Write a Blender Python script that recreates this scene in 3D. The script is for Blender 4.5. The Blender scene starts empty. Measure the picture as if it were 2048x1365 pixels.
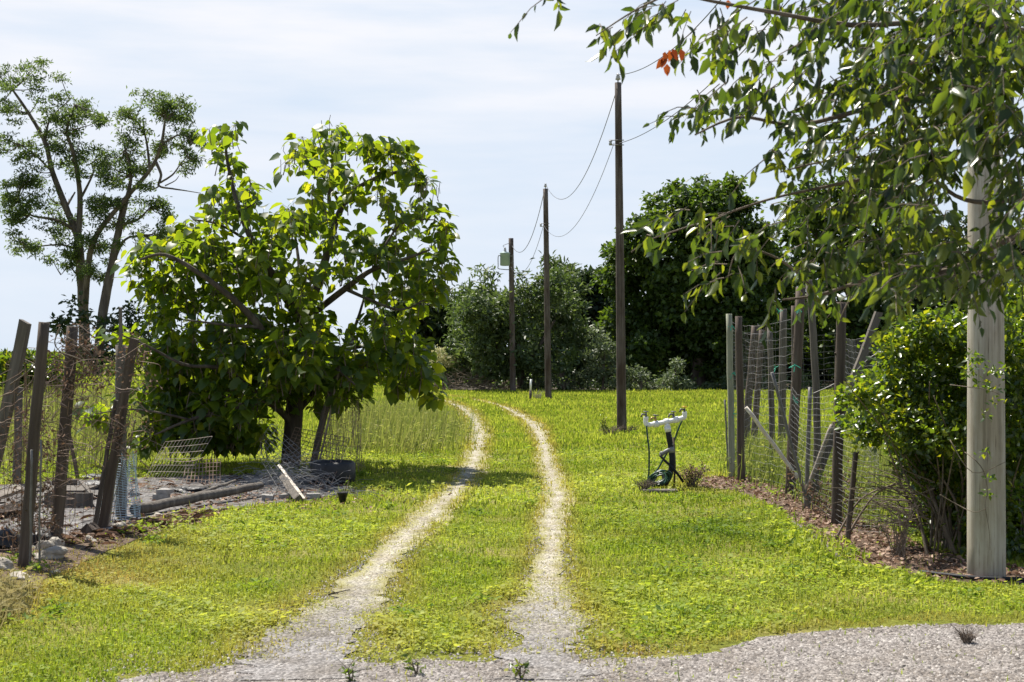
import bpy, math, random
import numpy as np
from mathutils import Vector, Matrix

# ------------------------------------------------------------------ camera, sky, sun, exposure
SC = bpy.context.scene
F, HOR, CAMZ = 2844.4, 702.0, 1.7          # focal length in photo pixels, eye level row, eye height
cam_d = bpy.data.cameras.new("camera"); cam = bpy.data.objects.new("camera", cam_d)
SC.collection.objects.link(cam); SC.camera = cam
cam.location = (0, 0, CAMZ); cam.rotation_euler = (math.radians(90), 0, 0)
cam_d.sensor_width = 36; cam_d.lens = 50; cam_d.shift_y = (HOR - 682.5) / 2048
cam_d.clip_start = 0.1; cam_d.clip_end = 6000
cam_d.dof.use_dof = True; cam_d.dof.focus_distance = 24; cam_d.dof.aperture_fstop = 7.1

SUN_EL, SUN_AZ = math.radians(60), math.atan2(-0.60, 0.80)     # azimuth from +Y towards +X
SC.view_settings.view_transform = 'Standard'; SC.view_settings.look = 'None'
SC.view_settings.exposure = 1.02; SC.view_settings.gamma = 1.0
world = bpy.data.worlds.new("World"); SC.world = world; world.use_nodes = True
wt = world.node_tree; wt.nodes.clear()
def wn(t): return wt.nodes.new(t)
w_out = wn('ShaderNodeOutputWorld'); w_bg = wn('ShaderNodeBackground'); w_sky = wn('ShaderNodeTexSky')
w_sky.sky_type = 'NISHITA'; w_sky.sun_disc = False; w_sky.sun_elevation = SUN_EL
w_sky.sun_rotation = SUN_AZ % (2 * math.pi); w_sky.air_density = 1.0; w_sky.dust_density = 0.3; w_sky.ozone_density = 1.5
w_bg.inputs['Strength'].default_value = 0.080
w_tc = wn('ShaderNodeTexCoord'); w_map = wn('ShaderNodeMapping')
w_map.inputs['Rotation'].default_value = (0, math.radians(8), 0); w_map.inputs['Scale'].default_value = (2.2, 1.0, 15.0)
w_no = wn('ShaderNodeTexNoise'); w_no.inputs['Scale'].default_value = 1.5; w_no.inputs['Detail'].default_value = 6; w_no.inputs['Roughness'].default_value = 0.55
w_ra = wn('ShaderNodeValToRGB'); w_ra.color_ramp.elements[0].position = 0.40; w_ra.color_ramp.elements[1].position = 0.66
w_mix = wn('ShaderNodeMix'); w_mix.data_type = 'RGBA'
w_mix.inputs['B'].default_value = (5.9, 5.95, 6.25, 1)
w_sep = wn('ShaderNodeSeparateXYZ'); w_el = wn('ShaderNodeMapRange')
w_el.inputs['From Min'].default_value = 0.02; w_el.inputs['From Max'].default_value = 0.24
w_el.inputs['To Min'].default_value = 0.25; w_el.inputs['To Max'].default_value = 1.0
w_mul = wn('ShaderNodeMath'); w_mul.operation = 'MULTIPLY'
L = wt.links.new
L(w_tc.outputs['Generated'], w_map.inputs['Vector']); L(w_map.outputs['Vector'], w_no.inputs['Vector'])
L(w_no.outputs['Fac'], w_ra.inputs['Fac']); L(w_tc.outputs['Generated'], w_sep.inputs[0]); L(w_sep.outputs['Z'], w_el.inputs['Value'])
w_hi = wn('ShaderNodeMapRange'); w_hi.inputs['From Min'].default_value = 0.30; w_hi.inputs['From Max'].default_value = 0.55
w_hi.inputs['To Min'].default_value = 1.0; w_hi.inputs['To Max'].default_value = 0.12        # cirrus thinned above the view to cut the fill light
w_m2 = wn('ShaderNodeMath'); w_m2.operation = 'MULTIPLY'
L(w_sep.outputs['Z'], w_hi.inputs['Value']); L(w_ra.outputs['Color'], w_m2.inputs[0]); L(w_hi.outputs['Result'], w_m2.inputs[1])
L(w_m2.outputs[0], w_mul.inputs[0]); L(w_el.outputs['Result'], w_mul.inputs[1])
L(w_mul.outputs[0], w_mix.inputs['Factor'])
w_veil = wn('ShaderNodeMix'); w_veil.data_type = 'RGBA'; w_veil.inputs['B'].default_value = (4.45, 5.05, 5.88, 1)
w_vr = wn('ShaderNodeMapRange'); w_vr.inputs['From Min'].default_value = 0.22; w_vr.inputs['From Max'].default_value = 0.50
w_vr.inputs['To Min'].default_value = 0.97; w_vr.inputs['To Max'].default_value = 0.0  # veil also faded out overhead, out of view, to lower the fill
L(w_sep.outputs['Z'], w_vr.inputs['Value']); L(w_vr.outputs['Result'], w_veil.inputs['Factor']); L(w_sky.outputs['Color'], w_veil.inputs['A'])
L(w_veil.outputs['Result'], w_mix.inputs['A'])
L(w_mix.outputs['Result'], w_bg.inputs['Color']); L(w_bg.outputs[0], w_out.inputs['Surface'])

sun_d = bpy.data.lights.new("sun", 'SUN'); sun = bpy.data.objects.new("sun", sun_d); SC.collection.objects.link(sun)
sun_d.energy = 5.0; sun_d.angle = math.radians(0.53); sun_d.color = (1.0, 0.94, 0.84)
sdir = Vector((math.sin(SUN_AZ) * math.cos(SUN_EL), math.cos(SUN_AZ) * math.cos(SUN_EL), math.sin(SUN_EL)))
sun.rotation_euler = sdir.to_track_quat('Z', 'Y').to_euler(); sun.location = sdir * 50
SC.cycles.max_bounces = 6; SC.cycles.diffuse_bounces = 3; SC.cycles.transmission_bounces = 4; SC.cycles.transparent_max_bounces = 6

# ------------------------------------------------------------------ helpers
def at(x, y, d): return Vector(((x - 1024) * d / F, d, CAMZ - (y - HOR) * d / F))     # a photo point at distance d
def gd(y): return CAMZ * F / (y - HOR)                                               # distance of the ground at photo row y
def gp(x, y, z=0.0):
    d = gd(y); return Vector(((x - 1024) * d / F, d, z))
WORLD_LOC = {}
def loc_of(o): return WORLD_LOC.get(o.name, Vector((0, 0, 0))) if o else Vector((0, 0, 0))
def tag(o, label=None, cat=None, group=None, kind=None):
    if label: o['label'] = label
    if cat: o['category'] = cat
    if group: o['group'] = group
    if kind: o['kind'] = kind
    return o
def empty(name, loc, label, cat, group=None):
    o = bpy.data.objects.new(name, None); SC.collection.objects.link(o)
    o.location = loc; o.empty_display_size = 0.2; WORLD_LOC[o.name] = Vector(loc)
    return tag(o, label, cat, group)
def link(name, me, mat, parent, base):
    o = bpy.data.objects.new(name, me); SC.collection.objects.link(o)
    if mat: me.materials.append(mat)
    if parent: o.parent = parent; WORLD_LOC[o.name] = loc_of(parent)
    else: o.location = base; WORLD_LOC[o.name] = Vector(base)
    return o
def smooth_path(pts, n=6):
    pts = [Vector(p) for p in pts]
    if len(pts) < 3: return pts
    out = []
    for i in range(len(pts) - 1):
        p0 = pts[max(i - 1, 0)]; p1 = pts[i]; p2 = pts[i + 1]; p3 = pts[min(i + 2, len(pts) - 1)]
        for k in range(n):
            t = k / n
            out.append(0.5 * ((2 * p1) + (p2 - p0) * t + (2 * p0 - 5 * p1 + 4 * p2 - p3) * t * t + (3 * p1 - p0 - 3 * p2 + p3) * t ** 3))
    out.append(pts[-1]); return out
class MB:
    def __init__(s): s.v = []; s.f = []; s.sm = []
    def tube(s, pts, r, sides=8, cap=True, jit=0.0, rng=random):
        pts = [Vector(p) for p in pts]; n = len(pts)
        rr = r if isinstance(r, (list, tuple)) else [r] * n
        if len(rr) == 2 and n != 2: rr = [rr[0] + (rr[1] - rr[0]) * i / (n - 1) for i in range(n)]
        b = len(s.v); up = None
        for i, p in enumerate(pts):
            t = (pts[min(i + 1, n - 1)] - pts[max(i - 1, 0)])
            t = t.normalized() if t.length > 1e-9 else Vector((0, 0, 1))
            if up is None:
                up = Vector((0, 0, 1)) if abs(t.z) < 0.9 else Vector((1, 0, 0))
            u = (up - t * up.dot(t))
            u = u.normalized() if u.length > 1e-6 else t.orthogonal().normalized()
            up = u; w = t.cross(u)
            for k in range(sides):
                a = 2 * math.pi * k / sides; q = rr[i] * (1 + (rng.uniform(-jit, jit) if jit else 0))
                s.v.append(p + u * (math.cos(a) * q) + w * (math.sin(a) * q))
        for i in range(n - 1):
            for k in range(sides):
                k2 = (k + 1) % sides
                s.f.append((b + i * sides + k, b + i * sides + k2, b + (i + 1) * sides + k2, b + (i + 1) * sides + k)); s.sm.append(sides > 4)
        if cap:
            s.f.append(tuple(b + k for k in reversed(range(sides)))); s.sm.append(False)
            s.f.append(tuple(b + (n - 1) * sides + k for k in range(sides))); s.sm.append(False)
        return s
    def box(s, c, size, rot=None, jit=0.0, rng=random):
        M = rot or Matrix.Identity(3); b = len(s.v); c = Vector(c)
        for x in (-.5, .5):
            for y in (-.5, .5):
                for z in (-.5, .5):
                    p = Vector((x * size[0], y * size[1], z * size[2]))
                    if jit: p += Vector((rng.uniform(-jit, jit), rng.uniform(-jit, jit), rng.uniform(-jit, jit)))
                    s.v.append(c + M @ p)
        for q in ((0, 1, 3, 2), (4, 6, 7, 5), (0, 4, 5, 1), (2, 3, 7, 6), (0, 2, 6, 4), (1, 5, 7, 3)):
            s.f.append(tuple(b + i for i in q)); s.sm.append(False)
        return s
    def lathe(s, c, prof, sides=16, axis=None):
        M = Vector((0, 0, 1)).rotation_difference(Vector(axis)).to_matrix() if axis else Matrix.Identity(3)
        b = len(s.v); c = Vector(c)
        for r, z in prof:
            for k in range(sides):
                a = 2 * math.pi * k / sides
                s.v.append(c + M @ Vector((math.cos(a) * r, math.sin(a) * r, z)))
        for i in range(len(prof) - 1):
            for k in range(sides):
                k2 = (k + 1) % sides
                s.f.append((b + i * sides + k, b + i * sides + k2, b + (i + 1) * sides + k2, b + (i + 1) * sides + k)); s.sm.append(True)
        s.f.append(tuple(b + k for k in reversed(range(sides)))); s.sm.append(False)
        s.f.append(tuple(b + (len(prof) - 1) * sides + k for k in range(sides))); s.sm.append(False)
        return s
    def rock(s, c, size, rng, n=10):
        import bmesh
        bm = bmesh.new(); bmesh.ops.create_icosphere(bm, subdivisions=3, radius=1)
        b = len(s.v); ph = [rng.uniform(0, 6.3) for _ in range(9)]
        for v in bm.verts:
            p = v.co; q = 1 + 0.16 * math.sin(3 * p.x + ph[0]) * math.sin(3.3 * p.y + ph[1]) + 0.13 * math.sin(5 * p.z + ph[2] + 3 * p.x) + rng.uniform(-.05, .05)
            q *= 1 + .22 * math.sin(2.1 * p.x + ph[3]) * math.cos(1.7 * p.y + ph[4]); z = max(-0.5, p.z * q * .8 + .18 * math.sin(2 * p.x + ph[5]))
            s.v.append(Vector(c) + Vector((p.x * q * size[0], p.y * q * size[1], (z + .5) * size[2])))
        for f in bm.faces: s.f.append(tuple(b + v.index for v in f.verts)); s.sm.append(False)
        bm.free(); return s
    def build(s, name, mat, parent=None, base=None):
        base = loc_of(parent) if parent else Vector(base if base is not None else (0, 0, 0))
        me = bpy.data.meshes.new(name); me.from_pydata([tuple(v - base) for v in s.v], [], s.f)
        me.polygons.foreach_set('use_smooth', s.sm); me.update()
        return link(name, me, mat, parent, base)

TEMPL = {
 'lance': ([(0,0,0),(.35,0,-.03),(.7,0,-.05),(1,0,-.16),(.3,.5,.10),(.68,.36,.05),(.3,-.5,.10),(.68,-.36,.05)],
           [(0,1,4),(1,2,5,4),(2,3,5),(0,6,1),(1,6,7,2),(2,7,3)]),
 'heart': ([(0,0,0),(.35,0,-.04),(.7,0,-.10),(1,0,-.26),(-.06,.26,.02),(.25,.5,.06),(.62,.36,-.03),(-.06,-.26,.02),(.25,-.5,.06),(.62,-.36,-.03)],
           [(0,1,5,4),(1,2,6,5),(2,3,6),(0,7,8,1),(1,8,9,2),(2,9,3)]),
 'small': ([(0,0,0),(.5,0,-.06),(1,0,-.05),(.42,.5,.08),(.42,-.5,.08)], [(0,1,3),(1,2,3),(0,4,1),(1,4,2)]),
 'chip':  ([(0,0,0),(.45,.5,.06),(1,0,0),(.45,-.5,.06)], [(0,1,2),(0,2,3)][::-1]),
 'blade': ([(0,.5,0),(0,-.5,0),(.55,-.42,.06),(.55,.42,.06),(1,0,.30)], [(0,1,2,3),(3,2,4)]),
 'sprig': ([(0,.12,0),(0,-.12,0),(.45,-.06,.02),(.45,.06,.02),(.4,.5,.12),(.85,.34,.2),(.4,-.5,.12),(.85,-.34,.2),(1,0,.05)],
           [(0,1,2,3),(3,5,4),(2,6,7),(3,2,8)]),
}
def norm(a): return a / np.maximum(np.linalg.norm(a, axis=1, keepdims=True), 1e-9)
class Cards:
    def __init__(s): s.V = []; s.Lp = []; s.St = []; s.R = []; s.D2 = []; s.nv = 0; s.nl = 0
    def add(s, P, D, N, Ln, Wd, tmpl, rnd, dry=None):
        tv, tf = TEMPL[tmpl]; tv = np.array(tv, float); n = len(P)
        if n == 0: return s
        D = norm(D); N = N - D * (N * D).sum(1, keepdims=True); N = norm(N); S = np.cross(N, D)
        Ln = np.broadcast_to(Ln, (n,)); Wd = np.broadcast_to(Wd, (n,))
        V = (P[:, None, :] + D[:, None, :] * (tv[None, :, 0, None] * Ln[:, None, None]) + S[:, None, :] * (tv[None, :, 1, None] * Wd[:, None, None])
             + N[:, None, :] * (tv[None, :, 2, None] * Ln[:, None, None]))
        lp = np.concatenate([np.array(f) for f in tf]); st = np.cumsum([0] + [len(f) for f in tf[:-1]])
        i = np.arange(n)
        s.Lp.append((lp[None] + (i * len(tv))[:, None] + s.nv).ravel()); s.St.append((st[None] + (i * len(lp))[:, None] + s.nl).ravel())
        s.V.append(V.reshape(-1, 3)); s.R.append(np.repeat(rnd, len(tv))); s.D2.append(np.repeat(np.zeros(n) if dry is None else dry, len(tv)))
        s.nv += n * len(tv); s.nl += n * len(lp); return s
    def build(s, name, mat, parent=None, base=(0, 0, 0)):
        base = loc_of(parent) if parent else Vector(base)
        V = np.concatenate(s.V) - np.array(base); Lp = np.concatenate(s.Lp); St = np.concatenate(s.St)
        me = bpy.data.meshes.new(name)
        me.vertices.add(len(V)); me.vertices.foreach_set('co', V.astype(np.float32).ravel())
        me.loops.add(len(Lp)); me.loops.foreach_set('vertex_index', Lp.astype(np.int32))
        me.polygons.add(len(St)); me.polygons.foreach_set('loop_start', St.astype(np.int32))
        me.update(calc_edges=True)
        a = me.attributes.new('rnd', 'FLOAT', 'POINT'); a.data.foreach_set('value', np.concatenate(s.R).astype(np.float32))
        a = me.attributes.new('dry', 'FLOAT', 'POINT'); a.data.foreach_set('value', np.concatenate(s.D2).astype(np.float32))
        return link(name, me, mat, parent, base)

# ------------------------------------------------------------------ materials
def new_mat(name):
    m = bpy.data.materials.new(name); m.use_nodes = True; nt = m.node_tree; nt.nodes.clear()
    out = nt.nodes.new('ShaderNodeOutputMaterial'); return m, nt, out
def ramp(nt, stops):
    r = nt.nodes.new('ShaderNodeValToRGB'); e = r.color_ramp.elements
    while len(e) < len(stops): e.new(0.5)
    for el, (p, c) in zip(e, stops): el.position = p; el.color = (*c, 1)
    return r
def noise(nt, scale, detail=4, rough=.55, vec=None, coord='Object', stretch=None):
    n = nt.nodes.new('ShaderNodeTexNoise'); n.inputs['Scale'].default_value = scale; n.inputs['Detail'].default_value = detail; n.inputs['Roughness'].default_value = rough
    tc = nt.nodes.new('ShaderNodeTexCoord'); src = tc.outputs[coord]
    if stretch:
        mp = nt.nodes.new('ShaderNodeMapping'); mp.inputs['Scale'].default_value = stretch; nt.links.new(src, mp.inputs['Vector']); src = mp.outputs['Vector']
    nt.links.new(src, n.inputs['Vector']); return n
def mixc(nt, fac, a, b, mode='MIX'):
    m = nt.nodes.new('ShaderNodeMix'); m.data_type = 'RGBA'; m.blend_type = mode
    for sock, v in ((m.inputs['Factor'], fac), (m.inputs['A'], a), (m.inputs['B'], b)):
        if isinstance(v, (int, float)): sock.default_value = v
        elif isinstance(v, tuple): sock.default_value = (*v, 1)
        else: nt.links.new(v, sock)
    return m.outputs['Result']
def leaf_mat(name, stops, trans, tfac=.45, rough=.45, spec=.35, drycol=None, drytrans=None):
    m, nt, out = new_mat(name)
    at_ = nt.nodes.new('ShaderNodeAttribute'); at_.attribute_name = 'rnd'
    r = ramp(nt, stops); nt.links.new(at_.outputs['Fac'], r.inputs['Fac']); col = r.outputs['Color']
    tcol = mixc(nt, 1.0, col, tuple(trans), 'MULTIPLY')
    if drycol:
        ad = nt.nodes.new('ShaderNodeAttribute'); ad.attribute_name = 'dry'
        col = mixc(nt, ad.outputs['Fac'], col, drycol); tcol = mixc(nt, ad.outputs['Fac'], tcol, drytrans or drycol)
    p = nt.nodes.new('ShaderNodeBsdfPrincipled'); p.inputs['Roughness'].default_value = rough; p.inputs['Specular IOR Level'].default_value = spec
    t = nt.nodes.new('ShaderNodeBsdfTranslucent'); mx = nt.nodes.new('ShaderNodeMixShader'); mx.inputs[0].default_value = tfac
    nt.links.new(col, p.inputs['Base Color']); nt.links.new(tcol, t.inputs['Color'])
    nt.links.new(p.outputs[0], mx.inputs[1]); nt.links.new(t.outputs[0], mx.inputs[2]); nt.links.new(mx.outputs[0], out.inputs['Surface'])
    return m
def rough_mat(name, stops, scale=8, stretch=None, rough=.85, bump=.3, spec=.2, detail=5, metallic=0, bscale=None):
    m, nt, out = new_mat(name)
    n = noise(nt, scale, detail, .6, stretch=stretch); r = ramp(nt, stops); nt.links.new(n.outputs['Fac'], r.inputs['Fac'])
    p = nt.nodes.new('ShaderNodeBsdfPrincipled'); p.inputs['Roughness'].default_value = rough; p.inputs['Specular IOR Level'].default_value = spec; p.inputs['Metallic'].default_value = metallic
    nt.links.new(r.outputs['Color'], p.inputs['Base Color'])
    if bump:
        b = nt.nodes.new('ShaderNodeBump'); b.inputs['Strength'].default_value = bump; b.inputs['Distance'].default_value = .02
        n2 = noise(nt, bscale or scale * 2.5, 5, .65, stretch=stretch); nt.links.new(n2.outputs['Fac'], b.inputs['Height']); nt.links.new(b.outputs[0], p.inputs['Normal'])
    nt.links.new(p.outputs[0], out.inputs['Surface']); return m
WOODZ = (1, 1, .07)
M = {}
M['grass'] = leaf_mat('grass_blades', [(0, (.050, .105, .010)), (.45, (.155, .230, .022)), (1, (.360, .420, .080))], (1.9, 1.75, 1.0), .45, .6, .15, (.36, .25, .07), (.44, .31, .08))
M['weed'] = leaf_mat('weeds', [(0, (.06, .10, .018)), (.5, (.13, .18, .035)), (1, (.27, .30, .10))], (1.8, 1.7, 1.0), .4, .7, .15, (.30, .25, .11))
M['catalpa'] = leaf_mat('catalpa_leaf', [(0, (.014, .036, .006)), (.6, (.032, .064, .008)), (1, (.062, .094, .011))], (11.5, 7.6, 2.0), .43, .42, .35)
M['cherry'] = leaf_mat('cherry_leaf', [(0, (.008, .019, .006)), (.6, (.020, .040, .009)), (1, (.052, .076, .012))], (9.5, 7.2, 1.6), .34, .34, .45)
M['orange_leaf'] = leaf_mat('orange_leaf', [(0, (.16, .035, .010)), (1, (.26, .075, .016))], (1.6, 1.3, 1.0), .40, .5, .3)
M['privet'] = leaf_mat('hedge_leaf', [(0, (.016, .036, .008)), (.6, (.036, .068, .010)), (1, (.095, .115, .013))], (8.0, 6.2, 1.6), .36, .3, .5)
M['maple'] = leaf_mat('maple_leaf', [(0, (.020, .040, .010)), (.6, (.042, .074, .014)), (1, (.085, .120, .022))], (3.6, 3.4, 1.2), .30, .5, .3)
M['willow'] = leaf_mat('grey_green_leaf', [(0, (.035, .058, .022)), (.6, (.066, .096, .036)), (1, (.125, .155, .062))], (2.0, 2.1, 1.0), .30, .5, .35)
M['darkleaf'] = leaf_mat('dark_leaf', [(0, (.016, .030, .011)), (.6, (.030, .050, .016)), (1, (.056, .078, .022))], (2.0, 2.1, 1.0), .25, .5, .3)
M['olive'] = leaf_mat('olive_leaf', [(0, (.07, .095, .05)), (.6, (.11, .14, .075)), (1, (.17, .20, .11))], (1.5, 1.6, 1.0), .30, .55, .35)
M['cream'] = leaf_mat('cream_flower', [(0, (.40, .40, .22)), (1, (.62, .58, .36))], (1.1, 1.1, .9), .3, .8, .1)
M['locust'] = leaf_mat('locust_leaf', [(0, (.040, .066, .027)), (.6, (.066, .104, .036)), (1, (.105, .148, .050))], (2.4, 2.3, 1.1), .42, .5, .3)
M['bark'] = rough_mat('bark', [(.3, (.035, .028, .022)), (.55, (.085, .070, .056)), (.75, (.15, .13, .105))], 9, (1, 1, .25), .9, .8)
M['palebark'] = rough_mat('pale_bark', [(.3, (.05, .042, .034)), (.55, (.12, .10, .082)), (.75, (.20, .175, .145))], 3, (1, 1, .25), .9, .8)
M['twig'] = rough_mat('twig', [(.3, (.07, .055, .04)), (.7, (.19, .155, .115))], 12, None, .85, .3)
M['polewood'] = rough_mat('pole_wood', [(.28, (.060, .046, .040)), (.5, (.12, .096, .082)), (.72, (.19, .16, .14))], 14, (1, 1, .04), .85, .5)
M['palepole'] = rough_mat('pale_pole_wood', [(.25, (.15, .13, .10)), (.5, (.31, .28, .23)), (.75, (.41, .375, .315))], 20, (1, 1, .035), .8, .6, .25)
def mottled(name, stops, stain):
    m, nt, out = new_mat(name)
    n = noise(nt, 26, 8, .7, stretch=(1, 1, .03)); r = ramp(nt, stops); nt.links.new(n.outputs['Fac'], r.inputs['Fac'])
    n2 = noise(nt, 3.2, 6, .65, stretch=(1, 1, .35)); r2 = ramp(nt, [(.38, stain), (.58, (1, 1, 1))]); nt.links.new(n2.outputs['Fac'], r2.inputs['Fac'])
    n3 = noise(nt, 85, 4, .6, stretch=(1, 1, .030)); r3 = ramp(nt, [(.33, (.50, .46, .42)), (.40, (1, 1, 1))]); nt.links.new(n3.outputs['Fac'], r3.inputs['Fac'])
    col = mixc(nt, 1.0, mixc(nt, 1.0, r.outputs['Color'], r2.outputs['Color'], 'MULTIPLY'), r3.outputs['Color'], 'MULTIPLY')
    p = nt.nodes.new('ShaderNodeBsdfPrincipled'); p.inputs['Roughness'].default_value = .85; p.inputs['Specular IOR Level'].default_value = .2
    b = nt.nodes.new('ShaderNodeBump'); b.inputs['Strength'].default_value = .3; b.inputs['Distance'].default_value = .006
    nt.links.new(r3.outputs['Color'], b.inputs['Height']); nt.links.new(b.outputs[0], p.inputs['Normal'])
    nt.links.new(col, p.inputs['Base Color']); nt.links.new(p.outputs[0], out.inputs['Surface']); return m
M['palepole'] = mottled('pale_pole_wood', [(.30, (.24, .215, .175)), (.5, (.40, .37, .315)), (.72, (.52, .49, .43))], (.72, .68, .61))
M['polewood'] = mottled('pole_wood', [(.30, (.050, .040, .036)), (.5, (.105, .086, .076)), (.72, (.19, .165, .148))], (.5, .42, .36))
M['bleached'] = rough_mat('bleached_wood', [(.3, (.40, .35, .29)), (.7, (.66, .61, .53))], 16, None, .85, .3)
M['post_grey'] = rough_mat('post_grey', [(.3, (.065, .056, .048)), (.55, (.125, .11, .094)), (.75, (.21, .19, .165))], 18, WOODZ, .85, .5)
M['post_brown'] = rough_mat('post_brown', [(.3, (.045, .034, .028)), (.55, (.095, .074, .060)), (.75, (.155, .125, .103))], 18, WOODZ, .85, .5)
M['post_green'] = rough_mat('post_green', [(.3, (.15, .16, .12)), (.55, (.27, .28, .21)), (.75, (.36, .36, .28))], 18, WOODZ, .85, .4)
M['plank'] = rough_mat('plank_pale', [(.3, (.17, .14, .11)), (.55, (.29, .25, .205)), (.75, (.42, .37, .31))], 16, (.1, 1, 1), .85, .3)
M['wire'] = rough_mat('wire', [(.3, (.10, .096, .092)), (.7, (.23, .222, .215))], 3, None, .5, 0, .5, 2, .3)
M['rustwire'] = rough_mat('rusty_wire', [(.3, (.10, .055, .035)), (.7, (.26, .19, .145))], 5, None, .7, 0, .3, 2)
M['line'] = rough_mat('line_cable', [(.3, (.05, .05, .055)), (.7, (.12, .12, .125))], 2, None, .5, 0)
M['iron'] = rough_mat('iron', [(.3, (.06, .055, .05)), (.7, (.18, .17, .16))], 10, None, .5, .1, .5)
M['ceramic'] = rough_mat('ceramic', [(.3, (.25, .25, .26)), (.7, (.42, .42, .44))], 6, None, .3, 0, .5)
M['tank'] = rough_mat('tank_paint', [(.3, (.24, .33, .33)), (.7, (.34, .43, .42))], 4, None, .5, .05, .4)
M['pvc'] = rough_mat('white_pvc', [(.3, (.66, .66, .64)), (.7, (.80, .80, .78))], 7, None, .35, .03, .5)
M['poly'] = rough_mat('black_poly_pipe', [(.3, (.006, .007, .009)), (.7, (.018, .019, .024))], 9, None, .6, .1, .25)
M['greypvc'] = rough_mat('grey_fitting', [(.3, (.11, .11, .11)), (.7, (.25, .25, .245))], 9, None, .5, .1, .4)
M['hose'] = rough_mat('green_hose', [(.3, (.004, .030, .020)), (.7, (.011, .058, .040))], 9, None, .35, .05, .5)
M['palehose'] = rough_mat('pale_green_hose', [(.3, (.10, .24, .17)), (.7, (.18, .36, .27))], 9, None, .4, .05, .5)
M['brass'] = rough_mat('brass', [(.3, (.28, .17, .05)), (.7, (.42, .28, .10))], 9, None, .4, .05, .5, 3, .6)
M['yellow'] = rough_mat('yellow_plastic', [(.3, (.60, .34, .02)), (.7, (.75, .48, .05))], 9, None, .4, 0, .5)
M['blackplastic'] = rough_mat('black_plastic', [(.3, (.008, .008, .009)), (.7, (.03, .03, .033))], 5, None, .5, .5, .35)
M['bluemesh'] = rough_mat('blue_grey_netting', [(.3, (.30, .40, .46)), (.7, (.46, .56, .62))], 5, None, .5, 0, .4)
M['rock'] = rough_mat('rock', [(.3, (.20, .18, .15)), (.55, (.38, .345, .29)), (.75, (.55, .51, .45))], 9, None, .9, .6)
M['concrete'] = rough_mat('concrete', [(.3, (.20, .19, .175)), (.7, (.36, .345, .32))], 14, None, .9, .5)
M['litter'] = leaf_mat('fallen_leaf', [(0, (.07, .042, .028)), (.5, (.20, .125, .085)), (1, (.42, .31, .235))], (1.2, 1.1, 1), .2, .8, .2)
M['twine'] = rough_mat('green_twine', [(.3, (.02, .30, .20)), (.7, (.06, .45, .32))], 9, None, .6, 0, .3)
M['brush'] = rough_mat('dead_brush', [(.3, (.10, .075, .055)), (.7, (.26, .21, .165))], 6, None, .9, .2)

def ground_mat():
    m, nt, out = new_mat('meadow_soil')
    n = noise(nt, 1.3, 6, .6); r = ramp(nt, [(.3, (.13, .165, .022)), (.5, (.21, .225, .038)), (.7, (.34, .30, .12))]); nt.links.new(n.outputs['Fac'], r.inputs['Fac'])
    n2 = noise(nt, 28, 5, .7); r2 = ramp(nt, [(.42, (.45, .42, .35)), (.62, (1, 1, 1))]); nt.links.new(n2.outputs['Fac'], r2.inputs['Fac'])
    col = mixc(nt, 1.0, r.outputs['Color'], r2.outputs['Color'], 'MULTIPLY')
    p = nt.nodes.new('ShaderNodeBsdfPrincipled'); p.inputs['Roughness'].default_value = .95; p.inputs['Specular IOR Level'].default_value = .1
    b = nt.nodes.new('ShaderNodeBump'); b.inputs['Strength'].default_value = .6; b.inputs['Distance'].default_value = .05
    nt.links.new(n2.outputs['Fac'], b.inputs['Height']); nt.links.new(b.outputs[0], p.inputs['Normal'])
    nt.links.new(col, p.inputs['Base Color']); nt.links.new(p.outputs[0], out.inputs['Surface']); return m
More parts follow.
